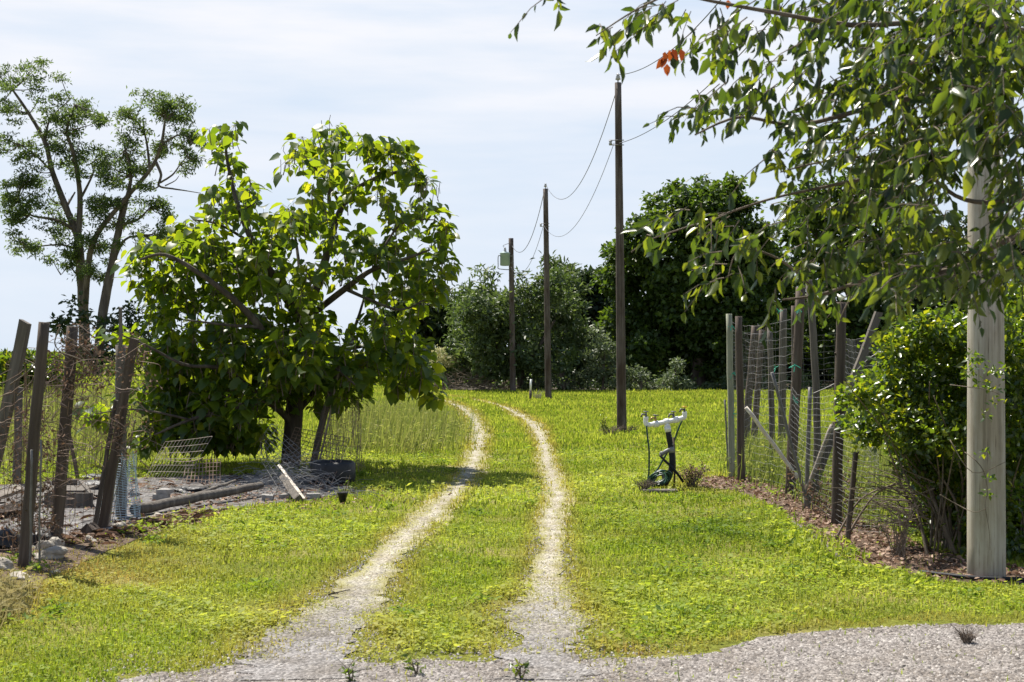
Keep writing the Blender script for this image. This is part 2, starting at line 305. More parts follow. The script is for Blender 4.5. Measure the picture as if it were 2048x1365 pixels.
def gravel_mat(name, cols, scale=55, nearcols=None):
    m, nt, out = new_mat(name)
    tc = nt.nodes.new('ShaderNodeTexCoord'); v = nt.nodes.new('ShaderNodeTexVoronoi'); v.inputs['Scale'].default_value = scale
    nt.links.new(tc.outputs['Object'], v.inputs['Vector'])
    sp = nt.nodes.new('ShaderNodeSeparateColor'); nt.links.new(v.outputs['Color'], sp.inputs[0])
    r = ramp(nt, [(i / (len(cols) - 1), c) for i, c in enumerate(cols)]); nt.links.new(sp.outputs[0], r.inputs['Fac'])
    base = r.outputs['Color']
    if nearcols:      # two stones: grey chippings spilled up from the lane, pale sandy stone beyond
        rn = ramp(nt, [(i / (len(nearcols) - 1), c) for i, c in enumerate(nearcols)]); nt.links.new(sp.outputs[0], rn.inputs['Fac'])
        sx = nt.nodes.new('ShaderNodeSeparateXYZ'); nt.links.new(tc.outputs['Object'], sx.inputs[0])
        ng = noise(nt, .9, 4, .6); ad = nt.nodes.new('ShaderNodeMath'); ad.operation = 'MULTIPLY_ADD'; ad.inputs[1].default_value = 4.0; nt.links.new(ng.outputs['Fac'], ad.inputs[0]); nt.links.new(sx.outputs['Y'], ad.inputs[2])
        mr = nt.nodes.new('ShaderNodeMapRange'); mr.inputs['From Min'].default_value = 10.6; mr.inputs['From Max'].default_value = 13.2; nt.links.new(ad.outputs[0], mr.inputs['Value'])
        base = mixc(nt, mr.outputs['Result'], rn.outputs['Color'], r.outputs['Color'])
        # dusty turf creeping in from the sides and in patches along the middle
        ed = nt.nodes.new('ShaderNodeAttribute'); ed.attribute_name = 'edge'; nf = noise(nt, 7, 5, .7)
        sm = nt.nodes.new('ShaderNodeMath'); sm.operation = 'MULTIPLY_ADD'; sm.inputs[1].default_value = 2.2; nt.links.new(nf.outputs['Fac'], sm.inputs[0]); nt.links.new(ed.outputs['Fac'], sm.inputs[2])
        er = nt.nodes.new('ShaderNodeMapRange'); er.inputs['From Min'].default_value = 1.25; er.inputs['From Max'].default_value = 2.0; er.inputs['To Max'].default_value = .85; nt.links.new(sm.outputs[0], er.inputs['Value'])
        yr = nt.nodes.new('ShaderNodeMapRange'); yr.inputs['From Min'].default_value = 8.3; yr.inputs['From Max'].default_value = 10.5; nt.links.new(sx.outputs['Y'], yr.inputs['Value'])
        em = nt.nodes.new('ShaderNodeMath'); em.operation = 'MULTIPLY'; nt.links.new(er.outputs['Result'], em.inputs[0]); nt.links.new(yr.outputs['Result'], em.inputs[1])
        base = mixc(nt, em.outputs[0], base, (.25, .235, .085))
    n = noise(nt, 2.2, 5, .6); r2 = ramp(nt, [(.35, (.72, .68, .62)), (.6, (1, 1, 1))]); nt.links.new(n.outputs['Fac'], r2.inputs['Fac'])
    col = mixc(nt, 1.0, base, r2.outputs['Color'], 'MULTIPLY')
    p = nt.nodes.new('ShaderNodeBsdfPrincipled'); p.inputs['Roughness'].default_value = .9; p.inputs['Specular IOR Level'].default_value = .2
    b = nt.nodes.new('ShaderNodeBump'); b.inputs['Strength'].default_value = .9; b.inputs['Distance'].default_value = .012; b.invert = True
    nt.links.new(v.outputs['Distance'], b.inputs['Height']); nt.links.new(b.outputs[0], p.inputs['Normal'])
    nt.links.new(col, p.inputs['Base Color']); nt.links.new(p.outputs[0], out.inputs['Surface']); return m
M['ground'] = ground_mat()
M['gravel'] = gravel_mat('lane_gravel', [(.085, .074, .068), (.165, .148, .138), (.22, .20, .187), (.33, .305, .285)])
M['track'] = gravel_mat('track_gravel', [(.165, .15, .115), (.275, .252, .195), (.375, .345, .27), (.52, .485, .40)], 60, [(.09, .085, .08), (.165, .155, .15), (.22, .207, .20), (.32, .307, .295)])
M['yard'] = gravel_mat('yard_sheet', [(.06, .055, .055), (.11, .105, .103), (.155, .148, .145), (.21, .20, .197)], 18)
M['soil'] = rough_mat('bare_soil', [(.3, (.055, .038, .026)), (.55, (.13, .092, .064)), (.75, (.22, .165, .12))], 11, None, .95, .8)
M['verge'] = rough_mat('worn_turf', [(.3, (.14, .135, .045)), (.5, (.24, .215, .10)), (.7, (.36, .33, .22))], 6, None, .95, .5)
M['floor'] = rough_mat('shade_tinted_wood_floor', [(.3, (.022, .018, .012)), (.55, (.05, .040, .026)), (.75, (.09, .075, .05))], 2, None, .95, .6)  # leaf litter brown; its dark tone also stands in for tree shade
M['pebble'] = leaf_mat('pebble', [(0, (.075, .066, .060)), (.5, (.20, .182, .168)), (1, (.42, .39, .36))], (1, 1, 1), 0.0, .85, .2)

# ------------------------------------------------------------------ setting: ground, lane, wheel tracks, yard
def pip(px, py, poly):
    ins = np.zeros(len(px), bool); n = len(poly)
    for i in range(n):
        x1, y1 = poly[i]; x2, y2 = poly[(i + 1) % n]
        c = ((y1 > py) != (y2 > py)) & (px < (x2 - x1) * (py - y1) / ((y2 - y1) if y2 != y1 else 1e-9) + x1)
        ins ^= c
    return ins
def flat_sheet(name, mat, poly, z, seed, jit=.05, sub=8):
    rng = random.Random(seed); pts = []
    n = len(poly)
    for i in range(n):
        a = Vector(poly[i]); b = Vector(poly[(i + 1) % n]); k = max(1, int((b - a).length * sub))
        for j in range(k):
            p = a.lerp(b, j / k); pts.append((p.x + rng.uniform(-jit, jit), p.y + rng.uniform(-jit, jit), z))
    me = bpy.data.meshes.new(name); me.from_pydata(pts, [], [tuple(range(len(pts)))]); me.update()
    o = link(name, me, mat, None, (0, 0, 0)); return tag(o, kind='structure')
me = bpy.data.meshes.new('ground'); S = 3000
me.from_pydata([(-S, -S, 0), (S, -S, 0), (S, S, 0), (-S, S, 0)], [], [(0, 1, 2, 3)])
tag(link('ground', me, M['ground'], None, (0, 0, 0)), kind='structure')
def gpoly(pts): return [tuple(gp(x, y).xy) for x, y in pts]
LANE = [(-14, -8), (16, -8), (16, 8.9)] + gpoly([(2300, 1246), (2048, 1250), (1850, 1250), (1700, 1258), (1560, 1272), (1480, 1288), (1420, 1308), (1330, 1316), (1230, 1318), (1150, 1322), (1050, 1318), (960, 1326), (860, 1318), (760, 1328), (640, 1322), (560, 1330), (470, 1330), (400, 1342), (300, 1352), (200, 1372), (-100, 1400)])
flat_sheet('gravel_lane', M['gravel'], LANE, .004, 1, .05, 14)
TRL = [(590, 1362, 260), (605, 1320, 230), (655, 1255, 200), (716, 1180, 120), (764, 1125, 84), (805, 1085, 66), (862, 1030, 52), (905, 988, 42), (936, 950, 38), (953, 905, 33), (958, 868, 32), (947, 838, 28), (922, 816, 24), (880, 800, 18), (830, 790, 12), (760, 783, 8)]
TRR = [(1085, 1362, 210), (1090, 1318, 190), (1082, 1240, 160), (1096, 1160, 84), (1100, 1090, 58), (1104, 1040, 50), (1112, 988, 40), (1094, 925, 30), (1085, 885, 26), (1068, 852, 30), (1040, 832, 24), (1010, 816, 18), (960, 802, 12), (900, 793, 9), (830, 786, 7)]
def track(name, T, seed, z, cut):
    rng = random.Random(seed)
    c = smooth_path([gp(x, y) for x, y, w in T], 14); ws = [w * gd(y) / F / 2 for x, y, w in T]
    wv = []
    for i in range(len(T) - 1):
        for k in range(14): wv.append(ws[i] + (ws[i + 1] - ws[i]) * k / 14)
    wv.append(ws[-1]); v = []; f = []; nc = 7; P = []; W = []; E = []
    for i in range(cut * 14 - 8):                                      # even rows every few centimetres
        n = max(1, int((c[i + 1] - c[i]).length / .05))
        for k in range(n): P.append(c[i].lerp(c[i + 1], k / n)); W.append(wv[i] + (wv[i + 1] - wv[i]) * k / n)
    q0 = 0.0; ja = jb = 0.0
    for i, p in enumerate(P):
        t = (P[min(i + 2, len(P) - 1)] - P[max(i - 2, 0)]).normalized(); n = Vector((-t.y, t.x, 0)); q0 += .05
        ja = ja * .45 + rng.uniform(-.24, .24); jb = jb * .45 + rng.uniform(-.24, .24)
        wl = W[i] * max(.25, .88 + .2 * math.sin(q0 * 2.3 + seed) + .16 * math.sin(q0 * 5.9 + 2 * seed) + ja); wr = W[i] * max(.25, .88 + .2 * math.sin(q0 * 1.9 + 3 * seed) + .16 * math.sin(q0 * 6.7 + seed) + jb)
        for k in range(nc):
            q = -wl + (wl + wr) * k / (nc - 1); v.append(tuple(p + n * q + Vector((0, 0, z)))); E.append(abs(2 * k / (nc - 1) - 1))
    for i in range(len(P) - 1):
        for k in range(nc - 1): f.append((i * nc + k, i * nc + k + 1, (i + 1) * nc + k + 1, (i + 1) * nc + k))
    me = bpy.data.meshes.new(name); me.from_pydata(v, [], f); me.update(); me.attributes.new('edge', 'FLOAT', 'POINT').data.foreach_set('value', E)
    tag(link(name, me, M['track'], None, (0, 0, 0)), kind='structure')
    return np.array([p.xy for p in c]), np.array(wv)
TL = track('wheel_track', TRL, 2, .008, 13); TR = track('wheel_track', TRR, 3, .008, 12)
def verge(T, name, k):
    P = [gp(x, y) for x, y, w in T]; Lf = []; Rt = []; rng = random.Random(k)
    for i, (x, y, w) in enumerate(T):
        t = (P[min(i + 1, len(P) - 1)] - P[max(i - 1, 0)]).normalized(); n = Vector((-t.y, t.x, 0)); hw = w * gd(y) / F / 2
        Lf.append(P[i] + n * hw * 1.75); Rt.append(P[i] - n * hw * 1.75)
    L2 = smooth_path(Lf, 10); R2 = smooth_path(Rt, 10); v = []; f = []
    for j, (a, b) in enumerate(zip(L2, R2)):
        w = (a - b) * .5 * min(1, .08 + j / 16); c = (a + b) * .5; v += [tuple(c + w * rng.uniform(.75, 1.2) + Vector((0, 0, .006))), tuple(c - w * rng.uniform(.75, 1.2) + Vector((0, 0, .006)))]
    for i in range(len(L2) - 1): f.append((2 * i, 2 * i + 1, 2 * i + 3, 2 * i + 2))
    me = bpy.data.meshes.new(name); me.from_pydata(v, [], f); me.update(); tag(link(name, me, M['verge'], None, (0, 0, 0)), kind='structure')
verge(TRL[4:] + [(700, 779, 5)], 'worn_verge', 5); verge(TRR[4:] + [(760, 780, 5)], 'worn_verge', 6)
YARD = gpoly([(-260, 985), (0, 972), (120, 962), (300, 956), (500, 950), (640, 952), (705, 975), (640, 1000), (520, 1010), (440, 1022), (300, 1038), (262, 1058), (150, 1082), (60, 1100), (-260, 1112)])
flat_sheet('yard_sheet', M['yard'], YARD, .004, 4, .06, 5)
flat_sheet('shade_tinted_wood_floor', M['floor'], [(-3.6, 60.6), (2, 60.4), (40, 60.2), (60, 130), (-8, 130)], .004, 8, .25, .8)  # dark litter sheet, carries in its colour the shade the trees don't cast here
DIRT = gpoly([(1400, 958), (1500, 955), (1580, 985), (1640, 1005), (1760, 1050), (1880, 1110), (2100, 1150), (2100, 1178), (1880, 1164), (1690, 1128), (1600, 1068), (1565, 1022), (1480, 984), (1395, 974)])
flat_sheet('bare_soil', M['soil'], DIRT, .004, 5, .06, 5)
SOIL2 = gpoly([(-100, 1112), (150, 1090), (260, 1062), (330, 1040), (450, 1026), (420, 1040), (330, 1062), (200, 1110), (60, 1180), (-100, 1210)])
flat_sheet('dry_soil', M['soil'], SOIL2, .006, 6, .05, 5)

# ------------------------------------------------------------------ grass and other ground cover nobody could count
def trackdist(x, y):
    best = np.full(len(x), 9.0)
    for c, w in (TL, TR):
        for i in range(len(c) - 1):
            a = c[i]; b = c[i + 1]; ab = b - a; t = np.clip(((x - a[0]) * ab[0] + (y - a[1]) * ab[1]) / (ab @ ab), 0, 1)
            dd = np.hypot(x - a[0] - ab[0] * t, y - a[1] - ab[1] * t) / (w[i] + (w[i + 1] - w[i]) * t)
            best = np.minimum(best, dd)
    return best
def wob(x, y, s, ph=0.0):
    return (np.sin(x * s + 1.7 * np.sin(y * s * .7 + ph)) + np.sin(y * s * 1.3 + 1.3 * np.sin(x * s * .9 + 2 * ph) + ph) + np.sin((x + y) * s * 2.1 + ph * 3) * .6) / 2.6
def grass():
    rng = np.random.default_rng(11); C = Cards()
    for d0, d1, dens, h, w in ((5.6, 10.5, 6500, .045, .0075), (10.5, 15, 3200, .05, .010), (15, 24, 1300, .058, .016), (24, 40, 520, .07, .028), (40, 66, 260, .085, .045), (66, 108, 40, .13, .15)):
        hwd = .40; mg = 2.2; area = hwd * (d1 * d1 - d0 * d0) + 2 * mg * (d1 - d0); n = int(area * dens)
        ya = np.sqrt(rng.uniform(d0 * d0, d1 * d1, n)); yb = rng.uniform(d0, d1, n); y = np.where(rng.uniform(0, 1, n) < hwd * (d1 * d1 - d0 * d0) / area, ya, yb); x = rng.uniform(-1, 1, n) * (hwd * y + mg)
        keep = np.ones(n, bool)
        if d1 > 60: keep &= ~((y > 60.5) & (x > -.06 * y))
        px = 1024 + x * F / y; py = HOR + CAMZ * F / y
        td = trackdist(x, y)
        pr = np.clip((td - .30 - .45 * wob(x, y, 4.1, 1.3) - .2 * wob(x, y, 11, 2.2)) / 1.05, 0, 1); pr = np.maximum(pr, .10 + .55 * np.clip(wob(x, y, 6.3, 4.4) + .05, 0, 1))
        pr *= (.50 + .6 * np.clip(wob(x, y, 1.9) + .45, 0, 1)) * np.clip(1.25 - 1.6 * np.clip(wob(x, y, 3.7, 8.0) - .38, 0, 1) , .25, 1)
        lane = pip(x, y - .05 + .20 * wob(x, y, 4.6, 9.0) + .10 * wob(x, y, 13, 3.0), LANE); fringe = pip(x, y - .28 + .15 * wob(x, y, 6, 2), LANE) & ~lane & (px > 1150); pr[fringe] *= .6; pr[lane] *= np.where(px[lane] < 1250, .04 + 1.1 * np.clip(wob(x[lane], y[lane], 3.6, 4.0) + .12, 0, .7) * np.clip((1345 - py[lane]) / 45, 0.04, 1) * np.clip((td[lane] - .7) / .5, .06, 1), .010)
        near = (y < 8.6) & ~lane; pr[near] *= np.clip((y[near] - 7.0) / 1.6 + np.clip((px[near] - 1150) / 300, 0, 1) + np.clip((480 - px[near]) / 200, 0, 1), .55, 1)
        pr[pip(x, y, YARD)] *= .02; pr[pip(x, y, DIRT)] *= .03 + .5 * np.clip(wob(x, y, 3.3, 6.0)[pip(x, y, DIRT)] - .15, 0, 1); pr[pip(x, y, SOIL2)] *= .30
        dens_hi = np.exp(-(((px - 1420) / 160) ** 2 + ((py - 1060) / 60) ** 2))
        keep &= rng.uniform(0, 1, n) < pr
        x, y, td, px, py, lane, fringe = x[keep], y[keep], td[keep], px[keep], py[keep], lane[keep], fringe[keep]; n = len(x)
        lush = wob(x, y, 1.1, 1.0); fine = wob(x, y, 5.3, 2.0)
        dry = .07 + .14 * wob(x, y, 3.1, .5) + .25 * np.clip(wob(x, y, 3.7, 8.0) - .2, 0, 1) + .10 * rng.uniform(-1, 1, n) + .50 * np.clip((2.6 - td) / 1.4, 0, 1)
        bl = np.exp(-(((px - 150) / 260) ** 2 + ((py - 1130) / 66) ** 2)) * (1 + .5 * wob(x, y, 2.3, .4)); dry += .9 * bl
        bl2 = np.exp(-(((px - 20) / 90) ** 2 + ((py - 1215) / 40) ** 2)); dry += .7 * bl2
        dry += .5 * np.exp(-(((px - 1400) / 80) ** 2 + ((py - 965) / 18) ** 2)); dry += .45 * fringe; dry = np.clip(dry + rng.uniform(-.12, .12, n), 0, 1)
        rnd = np.clip(.54 - .13 * wob(x, y, .55, 5.0) + .14 * lush + .14 * fine + rng.normal(0, .16, n) - .35 * np.exp(-(((px - 1420) / 160) ** 2 + ((py - 1060) / 60) ** 2)), 0, 1)
        hh = h * (rng.uniform(.35, 1.15, n) + .9 * (rng.uniform(0, 1, n) < .035)) * (1 + .35 * wob(x, y, 7.3, .7)) * (1 + .35 * lush) * np.clip(.45 + .4 * td, .5, 1) * (1 - .35 * bl)
        a = rng.uniform(0, 2 * np.pi, n); tilt = rng.uniform(.15, 1.15, n)
        D = np.stack([np.cos(a) * tilt, np.sin(a) * tilt, np.ones(n)], 1)
        N = np.stack([-np.cos(a), -np.sin(a), tilt], 1) + rng.normal(0, .25, (n, 3))
        P = np.stack([x, y, np.zeros(n) - .003], 1)
        broad = (rng.uniform(0, 1, n) < (.30 + .25 * (lush > .1))) & (y < 24)
        i = ~broad; C.add(P[i], D[i], N[i], hh[i], w * rng.uniform(.6, 1.2, i.sum()), 'blade', rnd[i], dry[i])
        i = broad; m = i.sum()
        Db = np.stack([np.cos(a[i]), np.sin(a[i]), rng.uniform(-.1, .5, m)], 1); Nb = np.stack([rng.normal(0, .3, m), rng.normal(0, .3, m), np.ones(m)], 1)
        Pb = P[i].copy(); Pb[:, 2] = hh[i] * rng.uniform(.2, .75, m)
        C.add(Pb, Db, Nb, hh[i] * .55, np.minimum(hh[i] * .4, .05), 'small', np.clip(rnd[i] + .06, 0, 1), dry[i] * .6)
    m = 240; cy = np.sqrt(rng.uniform(7.6 ** 2, 30 ** 2, m)); cx = rng.uniform(-.42, .42, m) * cy
    ok = (trackdist(cx, cy) > 1.5) & ~pip(cx, cy, LANE) & ~pip(cx, cy, YARD); cx, cy = cx[ok], cy[ok]; m = len(cx); k = np.repeat(np.arange(m), 46); n = len(k)
    rr = rng.uniform(.05, .22, m)[k]; x = cx[k] + rng.normal(0, 1, n) * rr * .6; y = cy[k] + rng.normal(0, 1, n) * rr * .6; a = rng.uniform(0, 6.28, n)
    z = rng.uniform(.01, .075, n); C.add(np.stack([x, y, z], 1), np.stack([np.cos(a), np.sin(a), rng.uniform(-.2, .9, n)], 1), np.stack([rng.normal(0, .4, n), rng.normal(0, .4, n), np.ones(n)], 1), rng.uniform(.025, .07, n), rng.uniform(.012, .03, n), 'small', np.clip(rng.uniform(0, .3, m)[k] + rng.uniform(0, .3, n), 0, 1), np.zeros(n))
    tag(C.build('grass', M['grass']), 'short sunlit yellow green grass covering the meadow and the middle of the lane', 'grass', kind='stuff')
grass()
def tallgrass(name, poly, n, h, w, seed, mat, label, dry=(.0, .5), lean=.35, feather=.18):
    rng = np.random.default_rng(seed); P = np.array(poly); lo = P.min(0); hi = P.max(0)
    x = rng.uniform(lo[0], hi[0], n * 3); y = rng.uniform(lo[1], hi[1], n * 3); k = pip(x, y, poly); x, y = x[k][:n], y[k][:n]; n = len(x); x = x + rng.normal(0, feather, n); y = y + rng.normal(0, feather * 1.5, n)
    a = rng.uniform(0, 6.28, n); t = np.abs(rng.normal(0, lean, n)); pat = wob(x, y, 1.6, 3.0)
    D = np.stack([np.cos(a) * t + .12, np.sin(a) * t, np.ones(n)], 1); N = np.stack([-np.cos(a), -np.sin(a), t], 1) + rng.normal(0, .2, (n, 3))
    hh = h * rng.uniform(.25, 1.1, n) * (1 + .55 * pat) * (1 + .3 * wob(x, y, 5.0, 1.1))
    C = Cards(); C.add(np.stack([x, y, np.zeros(n)], 1), D, N, hh, w * rng.uniform(.6, 1.3, n), 'blade', np.clip(.5 + .25 * pat + rng.normal(0, .2, n), 0, 1), rng.uniform(*dry, n))
    m = n // 2; j = rng.integers(0, n, m); a2 = rng.uniform(0, 6.28, m)
    Q = np.stack([x[j], y[j], np.zeros(m)], 1) + norm(D[j]) * (hh[j] * rng.uniform(.25, .9, m))[:, None]
    C.add(Q, np.stack([np.cos(a2), np.sin(a2), rng.uniform(-.4, .7, m)], 1), np.stack([rng.normal(0, .5, m), rng.normal(0, .5, m), np.ones(m)], 1), .06 + .05 * h, .03, 'small', rng.uniform(.2, 1, m), rng.uniform(*dry, m))
    tag(C.build(name, M[mat]), label, 'grass', kind='stuff')
tallgrass('tall_grass', gpoly([(715, 905), (800, 912), (888, 898), (892, 862), (850, 842), (760, 836), (700, 850), (690, 890)]), 5200, .62, .012, 21, 'weed', 'tall pale seeding grass left uncut beside the bend of the wheel track', (.0, .5), .55, .35)
tallgrass('tall_weeds', gpoly([(-240, 950), (0, 945), (200, 935), (420, 925), (470, 880), (420, 815), (260, 800), (0, 808), (-240, 820)]), 11000, .55, .018, 22, 'weed', 'tall grey green weeds in the field behind the leaning fence posts', (.0, .6), .55, .5)
tallgrass('dry_grass', gpoly([(-160, 1262), (0, 1256), (50, 1225), (55, 1195), (0, 1180), (-160, 1190)]), 1700, .20, .006, 23, 'weed', 'dead straw coloured grass in the near corner below the stones', (.8, 1.0), .5, .06)
tallgrass('undergrowth', gpoly([(1470, 958), (1560, 985), (1700, 1045), (1830, 1080), (1830, 960), (1700, 900), (1480, 900)]), 5200, .42, .012, 24, 'weed', 'leggy green weeds growing up inside the wire pen', (.0, .25), .5, .15)
tallgrass('leafy_weeds', gpoly([(1560, 1040), (1640, 1080), (1700, 1128), (1850, 1165), (1850, 1180), (1660, 1145), (1540, 1060)]), 1400, .10, .016, 25, 'grass', 'bright leafy weeds along the edge of the bare soil', (.0, .15), .7, .10)

def pebbles():
    rng = np.random.default_rng(31); n = 26000
    y = np.sqrt(rng.uniform(6.5 ** 2, 9.6 ** 2, n)); x = rng.uniform(-.42, .42, n) * y
    k = pip(x, y, LANE); td = trackdist(x, y); k |= (td < 1.1) & (rng.uniform(0, 1, n) < .5)
    x, y = x[k], y[k]; n = len(x); s = rng.gamma(3, .0032, n) + .004; C = Cards()
    for sg in (0, 1):
        a = rng.uniform(0, 6.28, n) if sg == 0 else a + 1.57
        D = np.stack([np.cos(a), np.sin(a), np.zeros(n)], 1); N = np.stack([rng.normal(0, .3, n), rng.normal(0, .3, n), np.ones(n)], 1)
        P = np.stack([x, y, .004 + s * .45], 1) - D * (s * .75)[:, None]
        if sg == 0: r = rng.uniform(0, 1, n)
        C.add(P, D, N, s * 1.5, s * 1.3, 'small', r)
    return C
TEMPL['stone'] = ([(0,0,0),(.3,.45,0),(.8,.4,0),(1,-.05,0),(.7,-.45,0),(.2,-.4,0),(.35,.2,.38),(.7,.1,.34),(.4,-.2,.36)],
                  [(0,8,6),(0,6,1),(1,6,7,2),(2,7,3),(3,7,4),(4,7,8),(4,8,5),(5,8,0),(6,8,7)])
def gravel_stones():
    rng = np.random.default_rng(31); n = 190000
    y = np.sqrt(rng.uniform(6.4 ** 2, 15.0 ** 2, n)); x = rng.uniform(-.43, .43, n) * y
    td = trackdist(x, y); k = pip(x, y, LANE) | (rng.uniform(0, 1, n) < .6 * np.clip((1.75 - td) / .9, 0, 1)) | ((y < 8.3) & (rng.uniform(0, 1, n) < .25) & (x < 1.0) & (x > -2.2))
    x, y = x[k], y[k]; n = len(x); s = rng.gamma(3, .0025, n) + .005
    a = rng.uniform(0, 6.28, n); D = np.stack([np.cos(a), np.sin(a), np.zeros(n)], 1); N = np.stack([rng.normal(0, .25, n), rng.normal(0, .25, n), np.ones(n)], 1)
    C = Cards(); C.add(np.stack([x, y, np.full(n, .003)], 1), D, N, s, s * rng.uniform(.7, 1.1, n), 'stone', rng.uniform(0, 1, n))
    tag(C.build('gravel_stones', M['pebble']), 'loose grey gravel stones strewn over the near lane', 'gravel', kind='stuff')
gravel_stones()
def leaf_litter():
    rng = np.random.default_rng(41); n = 7000; P = np.array(DIRT); lo = P.min(0); hi = P.max(0)
    x = rng.uniform(lo[0], hi[0], n); y = rng.uniform(lo[1], hi[1], n); k = pip(x, y, DIRT); x, y = x[k], y[k]
    m = 500; x = np.concatenate([x, rng.normal(-2.9, .8, m)]); y = np.concatenate([y, rng.normal(16.2, .7, m)]); n = len(x)
    a = rng.uniform(0, 6.28, n); D = np.stack([np.cos(a), np.sin(a), rng.uniform(-.2, .5, n)], 1); N = np.stack([rng.normal(0, .6, n), rng.normal(0, .6, n), np.ones(n)], 1)
    C = Cards(); C.add(np.stack([x, y, rng.uniform(.005, .03, n)], 1), D, N, rng.uniform(.03, .075, n), rng.uniform(.02, .045, n), 'lance', rng.uniform(0, 1, n))
    tag(C.build('leaf_litter', M['litter']), 'brown fallen leaves littering the bare soil under the hedge', 'leaves', kind='stuff')
leaf_litter()

# ------------------------------------------------------------------ trees
def rvec(rng, n): return norm(rng.normal(0, 1, (n, 3)))
def foliage(C, blobs, d, dens, leaf, tmpl, rng, crad=.5, perc=40, depth=.9, up=.55, droop=.2, ymul=1.0, aspect=.6, outw_=1.0, flat=.6):
    """blobs: (photo x, photo y, photo radius[, depth offset in m]); every blob is a ball of leaf clumps at its own distance"""
    for b in blobs:
        dd = d + (b[3] if len(b) > 3 else rng.uniform(-depth, depth)); c = np.array(at(b[0], b[1], dd)); R = b[2] * dd / F
        nc = max(3, int(dens * (R / crad) ** 2)); u = rvec(rng, nc) * (rng.uniform(.15, 1, nc) ** .5)[:, None] * R
        u[:, 1] *= ymul; cc = c + u; cr = rng.uniform(0, 1, nc)
        k = np.repeat(np.arange(nc), perc); n = len(k); off = rng.normal(0, .42, (n, 3)) * crad; off[:, 2] *= flat
        P = cc[k] + off; ok = P[:, 2] > .05; P = P[ok]; k = k[ok]; off = off[ok]; n = len(P)
        outw = norm(P - c); D = rng.normal(0, 1, (n, 3)) + norm(off) * outw_; D[:, 2] -= droop
        N = rng.normal(0, .55, (n, 3)) + outw * .45; N[:, 2] += up
        Ln = leaf * rng.uniform(.6, 1.3, n)
        C.add(P, D, N, Ln, Ln * aspect, tmpl, np.clip(cr[k] * .55 + rng.uniform(0, .45, n), 0, 1))
    return C
def limbs_mb(limbs, d, jit=.05, sides=8, seed=0):
    """limbs: list of ([(photo x, photo y, depth offset)...], photo radius at start, at end)"""
    mb = MB(); r = random.Random(seed)
    for pts, r0, r1 in limbs:
        P = [at(x, y, d + o) for x, y, o in pts]
        if len(P) == 2: P = [P[0], P[0].lerp(P[1], .5), P[1]]
        P = smooth_path(P, 5); s = d / F
        mb.tube(P, [r0 * s, r1 * s], sides, True, jit, r)
    return mb
def far_tree(name, label, base, d, blobs, mat, dens, leaf, seed, limbs=None, crad=.55, perc=42, cat='tree', group=None, tmpl='small', trunk='bark', ymul=1.0, depth=1.2, up=.55, aspect=.6, cname='crown', outw_=1.0, flat=.6, twigs=False):
    rng = np.random.default_rng(seed); b = at(base[0], HOR, d); b.z = 0
    root = empty(name, b, label, cat, group)
    C = foliage(Cards(), blobs, d, dens, leaf, tmpl, rng, crad, perc, depth, up, .2, ymul, aspect, outw_, flat); C.build(cname, M[mat], root)
    g = HOR + CAMZ * F / d
    if limbs is None:
        limbs = [([(base[0], g + 4, 0), (base[0] + 3, g - (g - blobs[0][1]) * .5, 0), (blobs[0][0], blobs[0][1], 0)], base[1], base[1] * .3)]
        for q in blobs[1:7]: limbs.append(([(base[0] + 2, g - (g - blobs[0][1]) * .35, 0), ((base[0] + q[0]) / 2, (q[1] + g) / 2 - 15, 0), (q[0], q[1], 0)], base[1] * .45, base[1] * .12))
    if twigs:              # fine branches running out from the nearest limb into every leaf mass
        pr = random.Random(seed); pts = [p for l in limbs for p in l[0][1:]]
        for q in blobs:
            n = min(pts, key=lambda p: (p[0] - q[0]) ** 2 + (p[1] - q[1]) ** 2 * (1 if p[1] > q[1] else 2.5)); o = n[2] if len(n) > 2 else 0
            mx, my = (n[0] + q[0]) / 2 + pr.uniform(-5, 5), (n[1] + q[1]) / 2 + pr.uniform(0, 7)
            limbs.append(([(n[0], n[1], o), (mx, my, o), (q[0], q[1] - q[2] * .3, o + pr.uniform(-.6, .6))], 1.5, .45))
    limbs_mb(limbs, d, .06, 7, seed).build('trunk', M[trunk], root)
    return root
TR_G = 'trees along the far edge of the meadow'
